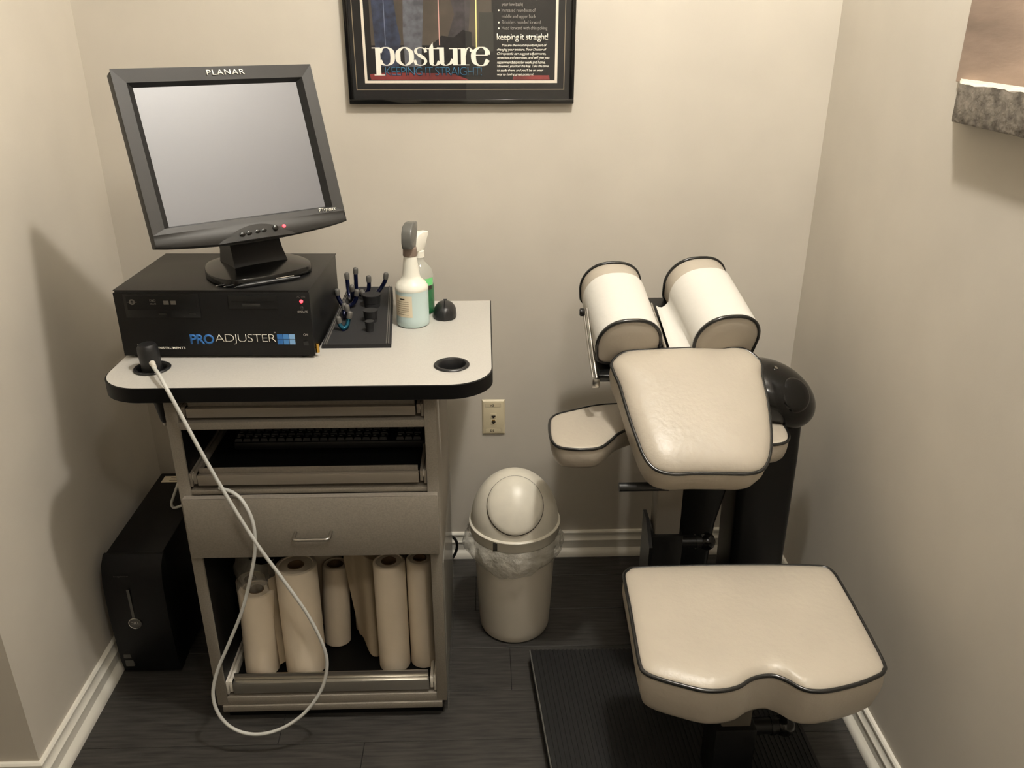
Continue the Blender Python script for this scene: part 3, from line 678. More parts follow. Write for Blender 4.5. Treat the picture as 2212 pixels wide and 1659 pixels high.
bm = B(); box(bm, -0.957, -0.934, ty0-0.039, ty0-0.032, 0.034, 0.057, 0.002); obj('port_cover', bm, 'tower_grey', bv)
for sx in (tx0+0.02, tx1-0.02):
    for yy in (ty0+0.03, ty1-0.04): obj('foot', box(B(), sx-0.012, sx+0.012, yy-0.02, yy+0.02, 0, 0.0122, 0.001), 'rubber', tw)
# sticker on its lid and a little white lead beside it
bm = B(); box(bm, -0.945, -0.825, -0.140, -0.105, tz, tz+0.0004); o = obj('sticker', bm, 'label_cream', tw, 0, label='cream paper sticker on the rear of the lid')
for k in range(3):
    obj('print_line', box(B(), -0.925, -0.86, -0.130+k*0.008, -0.128+k*0.008, tz+0.0004, tz+0.0006), 'ink', o, 0)
bm = B(); tube(bm, catmull([(-0.690, -0.30, 0.8848), (-0.690, -0.31, 0.80), (-0.700, -0.34, 0.66), (-0.740, -0.385, 0.575), (-0.776, -0.40, 0.531), (-0.788, -0.40, 0.511), (-0.807, -0.40, 0.47), (-0.814, -0.40, 0.452), (-0.809, -0.40, 0.440), (-0.789, -0.40, 0.446), (-0.740, -0.39, 0.460), (-0.6722, -0.38, 0.475)], False, 6), 0.0035, 10)
o = obj('white_lead', bm, 'cable', None, 60, loc=(-0.74, -0.38, 0.44)); tag(o, 'short pale lead bent in a V above the tower computer', 'cable')

# ------------------------------------------------------------------ paper rolls in the bottom bay
ZT = 0.0945
def roll(x, yy, r, h, tilt, lab, core=0.42, mat='roll_paper', z0=None):
    z = ZT if z0 is None else z0
    t = thing('paper_roll', lab, 'paper roll', (x, yy, z), 'paper rolls in the cabinet bay')
    T = Matrix.Rotation(R(tilt[0]), 4, 'X') @ Matrix.Rotation(R(tilt[1]), 4, 'Y')
    bm = B(); rc = r*core
    lathe(bm, [(rc+0.001, 0.0), (r-0.003, 0.0), (r, 0.003), (r, h-0.003), (r-0.002, h), (r*0.83, h+0.0015), (r*0.80, h-0.001), (rc+0.004, h), (rc+0.001, h), (rc+0.001, 0.0)], (x, yy, z), 40, T, False, False)
    obj('paper', bm, mat, t, 40)
    bm = B(); lathe(bm, [(rc, 0.0), (rc, h+0.0005), (rc-0.0018, h+0.0005), (rc-0.0018, 0.0), (rc, 0.0)], (x, yy, z), 32, T, False, False); obj('core', bm, 'cardboard', t, 40, label='brown cardboard core')
    return t
roll(-0.574, -0.605, 0.042, 0.235, (-2, 2), 'short thick paper roll at the front left of the bay', 0.43)
roll(-0.604, -0.515, 0.036, 0.205, (0, 0), 'low paper roll half hidden behind the front left one', 0.42)
roll(-0.465, -0.602, 0.0495, 0.300, (-2, 0), 'tall thick paper roll left of centre with a loose outer wrap', 0.38)
roll(-0.402, -0.508, 0.034, 0.225, (-6, 2), 'slim leaning paper roll with an oval core in the middle', 0.58)
roll(-0.325, -0.455, 0.036, 0.240, (-4, 0), 'paper roll behind the hanging torn sheet', 0.45)
roll(-0.243, -0.600, 0.0385, 0.305, (-2, 0), 'tall smooth paper roll, second from the right', 0.46)
roll(-0.1695, -0.590, 0.0335, 0.305, (-2, 0), 'tall narrow paper roll at the far right of the bay', 0.47)
roll(-0.43, -0.415, 0.038, 0.300, (0, 0), 'paper roll deep behind the tall left-of-centre roll', 0.5)
roll(-0.25, -0.430, 0.038, 0.320, (0, 0), 'paper roll deep behind the tall pair on the right', 0.5)
def sheet(name, rows, mat, lab, cat, smooth=60):
    bm = B(); loft(bm, [[Vector(p) for p in r] for r in rows], False, False, False)
    bmesh.ops.solidify(bm, geom=bm.faces[:], thickness=0.0006)
    o = obj(name, bm, mat, None, smooth, loc=rows[-1][0]); tag(o, lab, cat); return o
rows = []
for i in range(9):
    t = i/8; z = 0.375 - 0.245*t
    rows.append([(-0.362+0.075*s+0.022*t, -0.535-0.055*t*(0.4+0.6*s)+0.020*math.sin(6*s+1.5*t)*(0.4+t), z-0.03*s*t + 0.012*math.sin(4*s)) for s in [j/10 for j in range(11)]])
sheet('paper_sheet', rows, 'tissue', 'torn paper sheet hanging between the middle rolls', 'paper')
rows = []
for i in range(7):
    t = i/6; z = 0.36 - 0.235*t
    rows.append([(-0.533+0.016*s+0.010*t, -0.600-0.030*t+0.016*s, z) for s in [j/4 for j in range(5)]])
sheet('paper_sheet', rows, 'tissue', 'narrow strip of paper trailing between the two left rolls', 'paper')
rows = []
for i in range(8):
    t = i/7; z = 0.400 - 0.10*t
    rows.append([(-0.625+0.10*s+0.006*math.sin(9*t+3*s), -0.560-0.045*math.sin(math.pi*s)*(0.6+0.4*t)+0.010*math.sin(7*s+4*t), z+0.012*math.sin(5*s+2*t)) for s in [j/12 for j in range(13)]])
sheet('plastic_wrap', rows, 'film', 'crumpled clear plastic wrap over the front left roll', 'plastic wrap')

# clear sheet against the cabinet side, mains lead behind it
o = obj('clear_sheet', box(B(), CX1+0.0006, CX1+0.0036, -0.665, -0.24, 0.0, 0.445, 0.0006), 'acrylic', None, 0, loc=(CX1+0.002, -0.45, 0)); tag(o, 'thin clear plastic sheet standing against the cabinet side', 'plastic sheet')
bm = B(); tube(bm, catmull([(-0.20, -0.06, 0.115), (-0.16, -0.06, 0.116), (-0.132, -0.06, 0.114), (-0.112, -0.06, 0.104), (-0.103, -0.06, 0.082), (-0.107, -0.065, 0.055), (-0.122, -0.07, 0.030), (-0.14, -0.075, 0.012), (-0.18, -0.08, 0.0045), (-0.26, -0.09, 0.0045)], False, 6), 0.0045, 10)
o = obj('power_cord', bm, 'black_cable', None, 60, loc=(-0.16, -0.075, 0)); tag(o, 'black power cord curling out behind the cabinet', 'cord')
bm = B(); cyl(bm, (-0.17, -0.06, 0.116), (-0.128, -0.06, 0.1135), 0.010, 0.0075, 16); obj('plug', bm, 'black_plastic', o)

# ------------------------------------------------------------------ waste bin
wx, wy = 0.068, -0.334
wb = thing('waste_bin', 'cream swing-top waste bin with a plastic liner', 'bin', (wx, wy, 0))
obj('bucket', lathe(B(), [(0.085, 0.0), (0.094, 0.004), (0.0975, 0.012), (0.099, 0.03), (0.110, 0.25), (0.1135, 0.325), (0.1165, 0.338)], (wx, wy, 0), 56), 'bin_body', wb, 40)
DH, DR, DZ = 0.140, 0.1175, 0.352
prof = [(0.1195, 0.318), (0.1215, 0.321), (0.1215, 0.343), (0.1235, 0.345), (0.1235, 0.349), (0.1195, 0.352)] + [(DR*math.cos(R(a)), DZ+DH*math.sin(R(a))) for a in range(0, 90, 5)] + [(0.003, DZ+DH)]
obj('dome_lid', lathe(B(), prof, (wx, wy, 0), 64), 'bin_lid', wb, 50)
# flap as a disc cut from the dome by direction: points on the unit dome around a tilted axis
def dome_dir(v, off=0.0):
    """point of the dome ellipsoid along direction v from its centre"""
    v = v.normalized(); k = 1/math.sqrt((v.x/DR)**2+(v.y/DR)**2+(v.z/DH)**2); return Vector((wx, wy, DZ)) + v*(k+off)
ax = Vector((-0.01, -0.70, 0.72)).normalized(); e1 = Vector((1, 0, 0)); e1 = (e1-ax*e1.dot(ax)).normalized(); e2 = ax.cross(e1)
def fl_pt(k, a, off): return dome_dir(ax + e1*(k*0.70*math.cos(a)) + e2*(-k*0.72*math.sin(a)), off)
bm = B(); rings = [[fl_pt(k, 2*math.pi*i/48, off) for i in range(48)] for k, off in ((1.0, 0.0008), (0.99, 0.004), (0.96, 0.0052), (0.8, 0.006), (0.5, 0.0062), (0.2, 0.0062), (0.03, 0.0062))]
loft(bm, rings); obj('swing_flap', bm, 'bin_lid', wb, 50)
bm = B(); tube(bm, [fl_pt(1.015, 2*math.pi*i/64, 0.001) for i in range(64)], 0.0018, 8, True); obj('flap_gap', bm, 'gap_dark', wb, 60)
bm = B(); n = 72; rings = []
rnd = random.Random(3)
ph = [rnd.uniform(0, 6.28) for _ in range(6)]
for i in range(9):
    t = i/8; z = 0.320-0.075*t
    ring = []
    for j in range(n):
        a = 2*math.pi*j/n
        wv = 0.5*math.sin(9*a+ph[0]+2*t)+0.35*math.sin(17*a+ph[1]-3*t)+0.25*math.sin(29*a+ph[2])
        r = 0.1195 + 0.013*math.sin(math.pi*min(1, t*0.9+0.05))**0.7 + 0.0075*wv*math.sin(math.pi*t*0.9) - 0.004*t
        if math.cos(a) < -0.5: r += 0.010*math.sin(math.pi*t)*(-math.cos(a)-0.5)*2
        ring.append((wx+r*math.cos(a), wy+r*math.sin(a), z + (0.010*math.sin(3*a+ph[3])+0.007*wv)*t))
    rings.append(ring)
loft(bm, rings, False, False); obj('liner', bm, 'bag', wb, 60, label='crumpled clear plastic liner', recalc=False)
bm = B(); box(bm, wx-0.060, wx-0.049, wy-0.112, wy-0.1065, 0.321, 0.343, 0.001); obj('catch', bm, 'gap_dark', wb)

# ------------------------------------------------------------------ treatment chair
CHB = (0.46, -0.65, 0)
ch = thing('treatment_chair', 'beige vinyl treatment chair with chest pad and face cushions on black base', 'chair', CHB)
def cushion(name, outline, T, M4, crown, mat='vinyl', pipe=0.0042, k=4, side_in=0.97, label=None, bot=0.86):
    o = [(p.x, p.y) for p in catmull([(x, y, 0) for x, y in outline], True, k)]
    cx = sum(p[0] for p in o)/len(o); cy = sum(p[1] for p in o)/len(o)
    lv = [(bot, -T), (side_in-0.02, -T+0.002), (side_in, -T+0.007), (side_in+0.012, -T+0.018), (1.012, -T*0.45), (1.008, -0.008), (0.996, 0.0)]
    lv += [(0.985, crown*0.16+0.001), (0.965, crown*0.33), (0.93, crown*0.52), (0.87, crown*0.70), (0.78, crown*0.83), (0.65, crown*0.92), (0.45, crown*0.98), (0.2, crown), (0.04, crown)]
    bm = B(); loft(bm, [[M4 @ Vector((cx+(x-cx)*s, cy+(y-cy)*s, z)) for x, y in o] for s, z in lv])
    c = obj(name, bm, mat, ch, 60, label=label)
    bm = B(); tube(bm, [M4 @ Vector((cx+(x-cx)*1.002, cy+(y-cy)*1.002, 0.0008)) for x, y in o], pipe, 8, True); obj('piping', bm, 'piping', c, 80)
    return c
SEAT = [(-0.224, 0.144), (-0.215, 0.157), (-0.2, 0.166), (-0.128, 0.169), (-0.004, 0.17), (0.118, 0.167), (0.199, 0.161), (0.225, 0.155), (0.234, 0.136), (0.235, 0.097), (0.232, 0.012), (0.226, -0.093), (0.221, -0.148), (0.214, -0.162), (0.201, -0.174), (0.155, -0.194), (0.098, -0.209), (0.064, -0.21), (0.044, -0.202), (0.026, -0.183), (0.006, -0.17), (-0.017, -0.17), (-0.041, -0.178), (-0.069, -0.196), (-0.102, -0.204), (-0.135, -0.202), (-0.172, -0.188), (-0.209, -0.171), (-0.23, -0.156), (-0.237, -0.136), (-0.235, -0.073), (-0.23, 0.026), (-0.227, 0.111)]
PAD = [(-0.1794, 0.1296), (-0.1702, 0.146), (-0.1537, 0.1601), (-0.1302, 0.1679), (-0.0882, 0.1702), (-0.0308, 0.1728), (0.0266, 0.1744), (0.0833, 0.1712), (0.1218, 0.1731), (0.1471, 0.1655), (0.1657, 0.1436), (0.1734, 0.1221), (0.1673, 0.0919), (0.1665, 0.0552), (0.1646, 0.0106), (0.1576, -0.0541), (0.1462, -0.1079), (0.1332, -0.1401), (0.115, -0.1616), (0.0858, -0.1698), (0.0413, -0.169), (-0.027, -0.167), (-0.0717, -0.1682), (-0.1016, -0.1618), (-0.1204, -0.1477), (-0.1342, -0.1195), (-0.1434, -0.0784), (-0.1523, -0.0321), (-0.1606, 0.0244), (-0.1668, 0.0693), (-0.1761, 0.1062)]
cushion('seat', SEAT, 0.088, Matrix.Translation((0.517, -0.915, 0.48)), 0.020, label='wide seat cushion with a notch in the front edge', bot=0.8)
PM = Matrix.Translation((0.47, -0.72+0.17*math.cos(R(30)), 0.699+0.17*math.sin(R(30)))) @ Matrix.Rotation(R(30), 4, 'X')
cushion('chest_pad', PAD, 0.085, PM, 0.030, label='sloping chest pad with dark piping', bot=0.8)
ARM = [(0.149, -0.446), (0.157, -0.416), (0.177, -0.394), (0.222, -0.372), (0.265, -0.352), (0.316, -0.342), (0.42, -0.340), (0.55, -0.345), (0.64, -0.365), (0.690, -0.400), (0.712, -0.437), (0.713, -0.497), (0.707, -0.531), (0.696, -0.554), (0.675, -0.568), (0.640, -0.572), (0.590, -0.560), (0.550, -0.525), (0.50, -0.475), (0.43, -0.462), (0.36, -0.468), (0.311, -0.502), (0.288, -0.534), (0.257, -0.573), (0.219, -0.582), (0.183, -0.578), (0.159, -0.566), (0.148, -0.538), (0.146, -0.497)]
oa = [(p.x, p.y) for p in catmull([(x, y, 0) for x, y in ARM], True, 4)]
def inset(o, dist):
    out = []; n_ = len(o)
    for i in range(n_):
        a, b = Vector(o[i-1]), Vector(o[(i+1) % n_]); t = (b-a).normalized(); nrm = Vector((t.y, -t.x)); out.append(Vector(o[i]) + nrm*dist)
    return out
_sg = 1 if (Vector(inset(oa, 0.002)[20]) - Vector((0.43, -0.42))).length < (Vector(oa[20]) - Vector((0.43, -0.42))).length else -1
bm = B(); loft(bm, [[(p.x, p.y, 0.69+z) for p in inset(oa, _sg*e)] for e, z in ((0.022, -0.058), (0.014, -0.056), (0.006, -0.047), (0.001, -0.032), (-0.001, -0.014), (0.0005, -0.002), (0.002, 0.001), (0.006, 0.003), (0.012, 0.0042))])
ar = obj('armrest', bm, 'vinyl', ch, 60, label='kidney-shaped padded armrest behind the chest pad')
bm = B(); tube(bm, [(p.x, p.y, 0.69) for p in inset(oa, -_sg*0.0005)], 0.0036, 8, True); obj('piping', bm, 'piping', ar, 80)
# face cushions: D section swept along a tilted axis
def dsec(wd, hgt, n=40):
    pts = []
    for i in range(n):
        a = 2*math.pi*i/n; c, s = math.cos(a), math.sin(a)
        x = wd/2*math.copysign(abs(c)**0.82, c)
        z = (hgt*0.56*abs(s)**0.95) if s >= 0 else (-hgt*0.44*abs(s)**0.42)
        if s < 0: x = wd/2*math.copysign(abs(c)**0.42, c)*0.97
        pts.append((x, z))
    return pts
def headpad(near, far, wd, hgt, papers, lab, plab, trough=None):
    near, far = Vector(near), Vector(far); ax = (far-near).normalized(); sx = ax.cross(Vector((0, 0, 1))).normalized(); up = sx.cross(ax).normalized()
    L = (far-near).length; sec = dsec(wd, hgt)
    def rg(k, t, off=0.0): return [near + ax*(L*t) + sx*(x*k + (off*x/(wd/2))) + up*(z*k + (off*z/(hgt/2))) for x, z in sec]
    bm = B(); loft(bm, [rg(0.03, -0.030), rg(0.5, -0.028), rg(0.8, -0.02), rg(0.93, -0.008), rg(0.99, 0.0), rg(1.0, 0.01), rg(1.0, 0.5), rg(1.0, 0.99), rg(0.99, 1.0), rg(0.93, 1.008), rg(0.5, 1.025), rg(0.03, 1.03)])
    c = obj('face_cushion', bm, 'vinyl_side', ch, 60, label=lab)
    for t in (0.0, 1.0): bm = B(); tube(bm, rg(1.0, t, 0.0005), 0.0042, 8, True); obj('piping', bm, 'piping', c, 80)
    t0, t1, a0, a1 = papers
    rows = []
    idx = [i for i in range(len(sec))]
    def pt(a, t, off):
        c_, s_ = math.cos(a), math.sin(a)
        x = wd/2*math.copysign(abs(c_)**0.82, c_); z = (hgt*0.56*abs(s_)**0.95) if s_ >= 0 else (-hgt*0.44*abs(s_)**0.42)
        if s_ < 0: x = wd/2*math.copysign(abs(c_)**0.42, c_)*0.97
        return near + ax*(L*t) + sx*(x + off*c_) + up*(z + off*max(s_, -0.2))
    bm = B(); N = 30
    out = [[pt(R(a0+(a1-a0)*i/N), t, 0.0032) for i in range(N+1)] for t in (t0, (t0+t1)/2, t1)]
    inn = [[pt(R(a0+(a1-a0)*i/N), t, 0.0022) for i in range(N+1)] for t in (t0, (t0+t1)/2, t1)]
    if trough:
        for rows_, dz in ((out, 0.0), (inn, -0.001)):
            for r_, k_ in zip(rows_, (0.0, 0.5, 1.0)):
                e_ = Vector(trough[0]).lerp(Vector(trough[1]), k_) + Vector((0, 0, dz)); p_ = r_[-1]
                for q_ in (0.25, 0.5, 0.75, 1.0): r_.append(p_.lerp(e_, q_) + Vector((0, 0, -0.010*math.sin(math.pi*q_))))
        N += 4
    vo = loft(bm, out, False, False, False); vi = loft(bm, inn, False, False, False)
    for a, b in ((vo[0], vi[0]), (vo[-1], vi[-1])):
        for i in range(N): bm.faces.new((a[i], a[i+1], b[i+1], b[i]))
    for e in (0, N):
        for k in range(2): bm.faces.new((vo[k][e], vo[k+1][e], vi[k+1][e], vi[k][e]))
    o = obj('paper_cover', bm, 'paper', None, 60, loc=tuple(near)); tag(o, plab, 'paper cover', 'papers on the face cushions')
    return near, far, sx, up, ax
headpad((0.334, -0.425, 0.885), (0.3165, -0.205, 0.961), 0.152, 0.128, (0.02, 0.80, -12, 190), 'left face cushion', 'white paper wrapped over the left face cushion')
headpad((0.566, -0.425, 0.891), (0.5330, -0.205, 0.971), 0.158, 0.132, (0.02, 0.80, -30, 186), 'right face cushion', 'white paper wrapped over the right face cushion and into the trough', ((0.434, -0.425, 0.872), (0.428, -0.255, 0.925)))
# carrier under the face cushions
obj('carrier_tray', box(B(), 0.262, 0.40, -0.120, 0.110, -0.014, 0.010, 0.008, mat=Matrix.Translation((0, -0.315, 0.838)) @ Matrix.Rotation(R(19), 4, 'X')), 'black_gloss', ch)
obj('carrier_tray', box(B(), 0.490, 0.635, -0.120, 0.110, -0.014, 0.010, 0.008, mat=Matrix.Translation((0, -0.315, 0.838)) @ Matrix.Rotation(R(19), 4, 'X')), 'black_gloss', ch)
obj('cross_bar', box(B(), 0.30, 0.60, -0.215, -0.190, 0.880, 0.912, 0.002), 'black_metal', ch)
obj('support_beam', box(B(), 0.415, 0.470, -0.40, -0.19, -0.03, 0.0, 0.002, mat=Matrix.Translation((0, 0, 0.925)) @ Matrix.Translation((0, -0.19, 0)) @ Matrix.Rotation(R(19), 4, 'X') @ Matrix.Translation((0, 0.19, 0))), 'black_metal', ch)
bm = B(); tube(bm, [(0.418, -0.245, 0.925), (0.4235, -0.32, 0.897), (0.4265, -0.43, 0.862)], 0.0045, 12); obj('paper_rod', bm, 'steel', ch)
bm = B(); tube(bm, [(0.2355, -0.33, 0.938), (0.2440, -0.39, 0.862), (0.2520, -0.44, 0.800)], 0.0032, 12); obj('paper_rod', bm, 'steel', ch)
bm = B(); tube(bm, [(0.2430, -0.33, 0.944), (0.2510, -0.39, 0.868), (0.2590, -0.44, 0.806)], 0.0042, 12); obj('paper_rod', bm, 'steel', ch)
bm = B(); lathe(bm, [(0.009, 0), (0.010, 0.002), (0.010, 0.010), (0.007, 0.012)], (0.2370, -0.335, 0.936), 20, Matrix.Rotation(R(-90), 4, 'Y')); obj('rod_knob', bm, 'black_gloss', ch)
bm = B(); box(bm, 0.248, 0.266, -0.452, -0.434, 0.785, 0.808, 0.002); obj('rod_bracket', bm, 'chrome', ch)
# posts, sleeves, knobs, lever
def knob(x0, y, z, L, r, tr=0.016):
    bm = B(); cyl(bm, (x0, y, z), (x0+L, y, z), tr); cyl(bm, (x0+L*0.72, y, z), (x0+L*0.86, y, z), tr*1.15); obj('clamp_screw', bm, 'black_metal', ch)
    bm = B(); lathe(bm, [(r*0.5, -r*0.8), (r*0.85, -r*0.55), (r, -0.1*r), (r*0.97, r*0.25), (r*0.7, r*0.7), (r*0.3, r*0.9)], (x0+L+r*0.6, y, z), 24, Matrix.Rotation(R(90), 4, 'Y')); obj('clamp_knob', bm, 'black_gloss', ch, 50)
obj('chest_post', box(B(), 0.398, 0.458, -0.575, -0.515, 0.20, 0.705, 0.003), 'post_grey', ch)
obj('chest_sleeve', box(B(), 0.390, 0.466, -0.583, -0.507, 0.05, 0.452, 0.003), 'black_metal', ch)
bm = B(); prism(bm, [(-0.600, 0.05), (-0.500, 0.05), (-0.500, 0.475), (-0.540, 0.475), (-0.600, 0.43)], 0.3815, 0.3895, 0, Matrix(((0, 0, 1, 0), (1, 0, 0, 0), (0, 1, 0, 0), (0, 0, 0, 1)))); obj('side_plate', bm, 'black_metal', ch)
knob(0.466, -0.55, 0.412, 0.055, 0.022)
obj('seat_post', box(B(), 0.488, 0.551, -0.945, -0.882, 0.10, 0.392, 0.003), 'post_grey', ch)
obj('seat_sleeve', box(B(), 0.474, 0.562, -0.957, -0.870, 0.05, 0.213, 0.003), 'black_metal', ch)
knob(0.562, -0.915, 0.182, 0.060, 0.024, 0.018)
bm = B(); cyl(bm, (0.300, -0.60, 0.600), (0.415, -0.60, 0.600), 0.0105); obj('lever', bm, 'black_plastic', ch)
obj('pad_bracket', box(B(), 0.385, 0.50, -0.615, -0.50, 0.690, 0.712, 0.002), 'black_metal', ch)
obj('arm_bracket', box(B(), 0.385, 0.48, -0.512, -0.36, 0.606, 0.6315, 0.002), 'black_metal', ch)
# column and motor cover
bm = B(); loft(bm, [[(x, yy, z) for x, yy in rrect(x0, x1, -0.405, -0.255, 0.02, 4)] for x0, x1, z in ((0.655, 0.797, 0.0), (0.652, 0.797, 0.25), (0.645, 0.796, 0.55), (0.640, 0.792, 0.672))]); obj('column', bm, 'black_metal', ch, 40)
bm = B(); loft(bm, [[(x, yy, z) for x, yy in rrect(x0, x1, -0.40, -0.27, 0.015, 3)] for x0, x1, z in ((0.50, 0.60, 0.05), (0.505, 0.59, 0.20), (0.50, 0.60, 0.36), (0.48, 0.648, 0.60))]); obj('drive_housing', bm, 'black_metal', ch, 40)
obj('base_beam', box(B(), 0.39, 0.66, -0.56, -0.27, 0.0, 0.049, 0.003), 'black_metal', ch)
obj('lift_arm', box(B(), 0.41, 0.70, -0.345, -0.285, 0.60, 0.655, 0.004), 'black_metal', ch)
bm = B(); box(bm, 0.42, 0.46, -0.30, -0.22, 0.64, 0.88, 0.003); obj('head_stem', bm, 'black_metal', ch)
DM = Matrix.Translation((0.705, -0.385, 0.735)) @ Matrix.Rotation(R(28), 4, 'Y')
bm = B(); bmesh.ops.create_uvsphere(bm, u_segments=40, v_segments=24, radius=1.0)
for v in bm.verts:
    x, y_, z = v.co; q = Vector((x*0.118, y_*0.105, z*0.078*(1.0 if z > 0 else 0.95))); v.co = DM @ q
obj('motor_cover', bm, 'black_gloss', ch, 60, label='glossy black rounded motor cover')
bm = B(); lathe(bm, [(0.044, -0.010), (0.042, -0.002), (0.036, 0.0025), (0.022, 0.0045), (0.006, 0.005)], (0, 0, 0), 32, DM @ Matrix.Translation((0.012, -0.080, 0.044)) @ Matrix.Rotation(R(48), 4, 'X')); obj('cover_boss', bm, 'black_gloss', ch, 60)
bm = B(); lathe(bm, [(0.006, 0), (0.0055, 0.003), (0.002, 0.004)], (0, 0, 0), 16, DM @ Matrix.Translation((-0.045, -0.03, 0.0675)) @ Matrix.Rotation(R(12), 4, 'X')); obj('cover_screw', bm, 'chrome', ch, 60)
# ribbed foot platform
plat = [(0.104, -0.505), (0.737, -0.515), (0.745, -1.25), (0.160, -1.25)]
bm = B(); loft(bm, [[(x, yy, 0) for x, yy in plat], [(x, yy, 0.044) for x, yy in plat]]); pf = obj('foot_platform', bm, 'platform', ch, 0)
NR = 54
for i in range(NR):
    s0, s1 = (i+0.18)/NR, (i+0.72)/NR
    a0 = Vector(plat[0]).lerp(Vector(plat[1]), s0); a1 = Vector(plat[0]).lerp(Vector(plat[1]), s1); b0 = Vector(plat[3]).lerp(Vector(plat[2]), s0); b1 = Vector(plat[3]).lerp(Vector(plat[2]), s1)
    bm = B(); loft(bm, [[(p.x, p.y, z) for p in (a0, a1, b1, b0)] for z in (0.044, 0.0462)]); obj('tread_rib', bm, 'platform', pf, 0)
bm = B(); tube(bm, [(0.1035, -0.505, 0.043), (0.1595, -1.25, 0.043)], 0.0022, 8); obj('edge_strip', bm, 'rubber_tip', pf)

# ------------------------------------------------------------------ framed poster
FX0, FX1, FZ0, FZ1 = -0.343, 0.228, 1.391, 2.16
FT = 0.020
pic = thing('framed_poster', 'black framed posture poster under glass on the back wall', 'framed poster', (-0.0575, 0, FZ0))
def bar(x0, x1, z0, z1, y0, y1, bev=0.001): return box(B(), x0, x1, y0, y1, z0, z1, bev)
FW = 0.0115
obj('frame_rail', bar(FX0, FX1, FZ0, FZ0+FW, -FT, 0), 'frame_black', pic); obj('frame_rail', bar(FX0, FX1, FZ1-FW, FZ1, -FT, 0), 'frame_black', pic)
obj('frame_rail', bar(FX0, FX0+FW, FZ0+FW, FZ1-FW, -FT, 0), 'frame_black', pic); obj('frame_rail', bar(FX1-FW, FX1, FZ0+FW, FZ1-FW, -FT, 0), 'frame_black', pic)
IX0, IX1, IZ0, IZ1 = FX0+FW, FX1-FW, FZ0+FW, FZ1-FW
obj('mat_board', bar(IX0, IX1, IZ0, IZ1, -0.0125, -0.004, 0), 'mat_black', pic, 0)
def outline_bars(name, x0, x1, z0, z1, t, y, mat):
    bm = B()
    for a in ((x0, x1, z0, z0+t), (x0, x1, z1-t, z1), (x0, x0+t, z0+t, z1-t), (x1-t, x1, z0+t, z1-t)): box(bm, a[0], a[1], y-0.0004, y, a[2], a[3])
    return obj(name, bm, mat, pic, 0)
outline_bars('mat_line', -0.3235, 0.2035, 1.4245, 2.127, 0.0018, -0.0125, 'mat_line')
outline_bars('mat_bevel', -0.3010, 0.1850, 1.4405, 2.111, 0.0065, -0.0125, 'mat_white')
PX0, PX1, PZ0, PZ1 = -0.2945, 0.1785, 1.447, 2.1045
pr = obj('print', bar(PX0, PX1, PZ0, PZ1, -0.0127, -0.0125, 0), 'print_dark', pic, 0)
LAY = [0]
def patch(name, pts, mat):
    LAY[0] += 1; y_ = -0.01272 - LAY[0]*0.00003
    bm = B(); flat(bm, [(x, y_, z) for x, z in pts]); return obj(name, bm, mat, pr, 0)
patch('photo_ground', [(-0.28, 1.53), (-0.05, 1.53), (0.02, 1.52), (0.02, 2.06), (-0.28, 2.06)], 'print_taupe')
patch('photo_panel', [(-0.012, 1.515), (0.024, 1.515), (0.024, 1.605), (-0.012, 1.605)], 'print_panel')
patch('red_floor', [(-0.285, 1.449), (-0.04, 1.449), (-0.08, 1.464), (-0.245, 1.466), (-0.288, 1.462)], 'print_red')
patch('red_floor', [(0.072, 1.449), (0.166, 1.449), (0.164, 1.459), (0.075, 1.459)], 'print_red')
patch('trouser_leg', [(-0.268, 1.48), (-0.214, 1.48), (-0.206, 1.54), (-0.214, 1.58), (-0.222, 1.66), (-0.276, 1.66), (-0.272, 1.56)], 'print_denim')
patch('trouser_leg', [(-0.198, 1.48), (-0.158, 1.48), (-0.150, 1.58), (-0.146, 1.66), (-0.196, 1.66), (-0.200, 1.56)], 'print_denim_pale')
patch('trouser_leg', [(-0.094, 1.535), (-0.040, 1.535), (-0.036, 1.58), (-0.030, 1.66), (-0.088, 1.66), (-0.072, 1.60)], 'print_trouser')
patch('shoe', [(-0.135, 1.49), (-0.030, 1.49), (-0.030, 1.56), (-0.052, 1.565), (-0.075, 1.548), (-0.105, 1.552), (-0.130, 1.53)], 'print_shoe')
for x, z0, m, w_ in ((-0.1105, 1.530, 'pink_line', 0.0012), (-0.0185, 1.520, 'yellow_line', 0.0015), (-0.2445, 1.53, 'pale_line', 0.0008)):
    patch('plumb_line', [(x-w_, z0), (x+w_, z0), (x+w_, 2.05), (x-w_, 2.05)], m)
# big serif word drawn with a broad pen; coordinates are in units of the letter grid
def pen_glyphs(strokes, mp, name, mat):
    bm = B()
    for si, (kind, pts, thick, thin) in enumerate(strokes):
        off = Vector((0, -0.000012*si, 0))
        if kind == 'poly':
            flat(bm, [mp(x, y_) + off for x, y_ in pts]); continue
        C_ = catmull([(x, y_, 0) for x, y_ in pts], kind == 'loop', 7); n_ = len(C_); L_ = []; R_ = []
        for i, p in enumerate(C_):
            if kind == 'loop': t = C_[(i+1) % n_]-C_[(i-1) % n_]
            else: t = C_[min(i+1, n_-1)]-C_[max(i-1, 0)]
            t.normalize(); w_ = (thin+(thick-thin)*abs(t.y)**1.6)/2; nn = Vector((-t.y, t.x, 0))
            L_.append(p+nn*w_); R_.append(p-nn*w_)
        vl = [bm.verts.new(mp(p.x, p.y) + off) for p in L_]; vr = [bm.verts.new(mp(p.x, p.y) + off) for p in R_]
        for i in range(n_ if kind == 'loop' else n_-1): j = (i+1) % n_; bm.faces.new((vl[i], vl[j], vr[j], vr[i]))
    return obj(name, bm, mat, pr, 0, recalc=False)
def mp(x, y_): return Vector((-0.2795 + (x-405)*0.0001695, -0.0134, 1.4830 + (945-y_)*0.0001640))
G = []
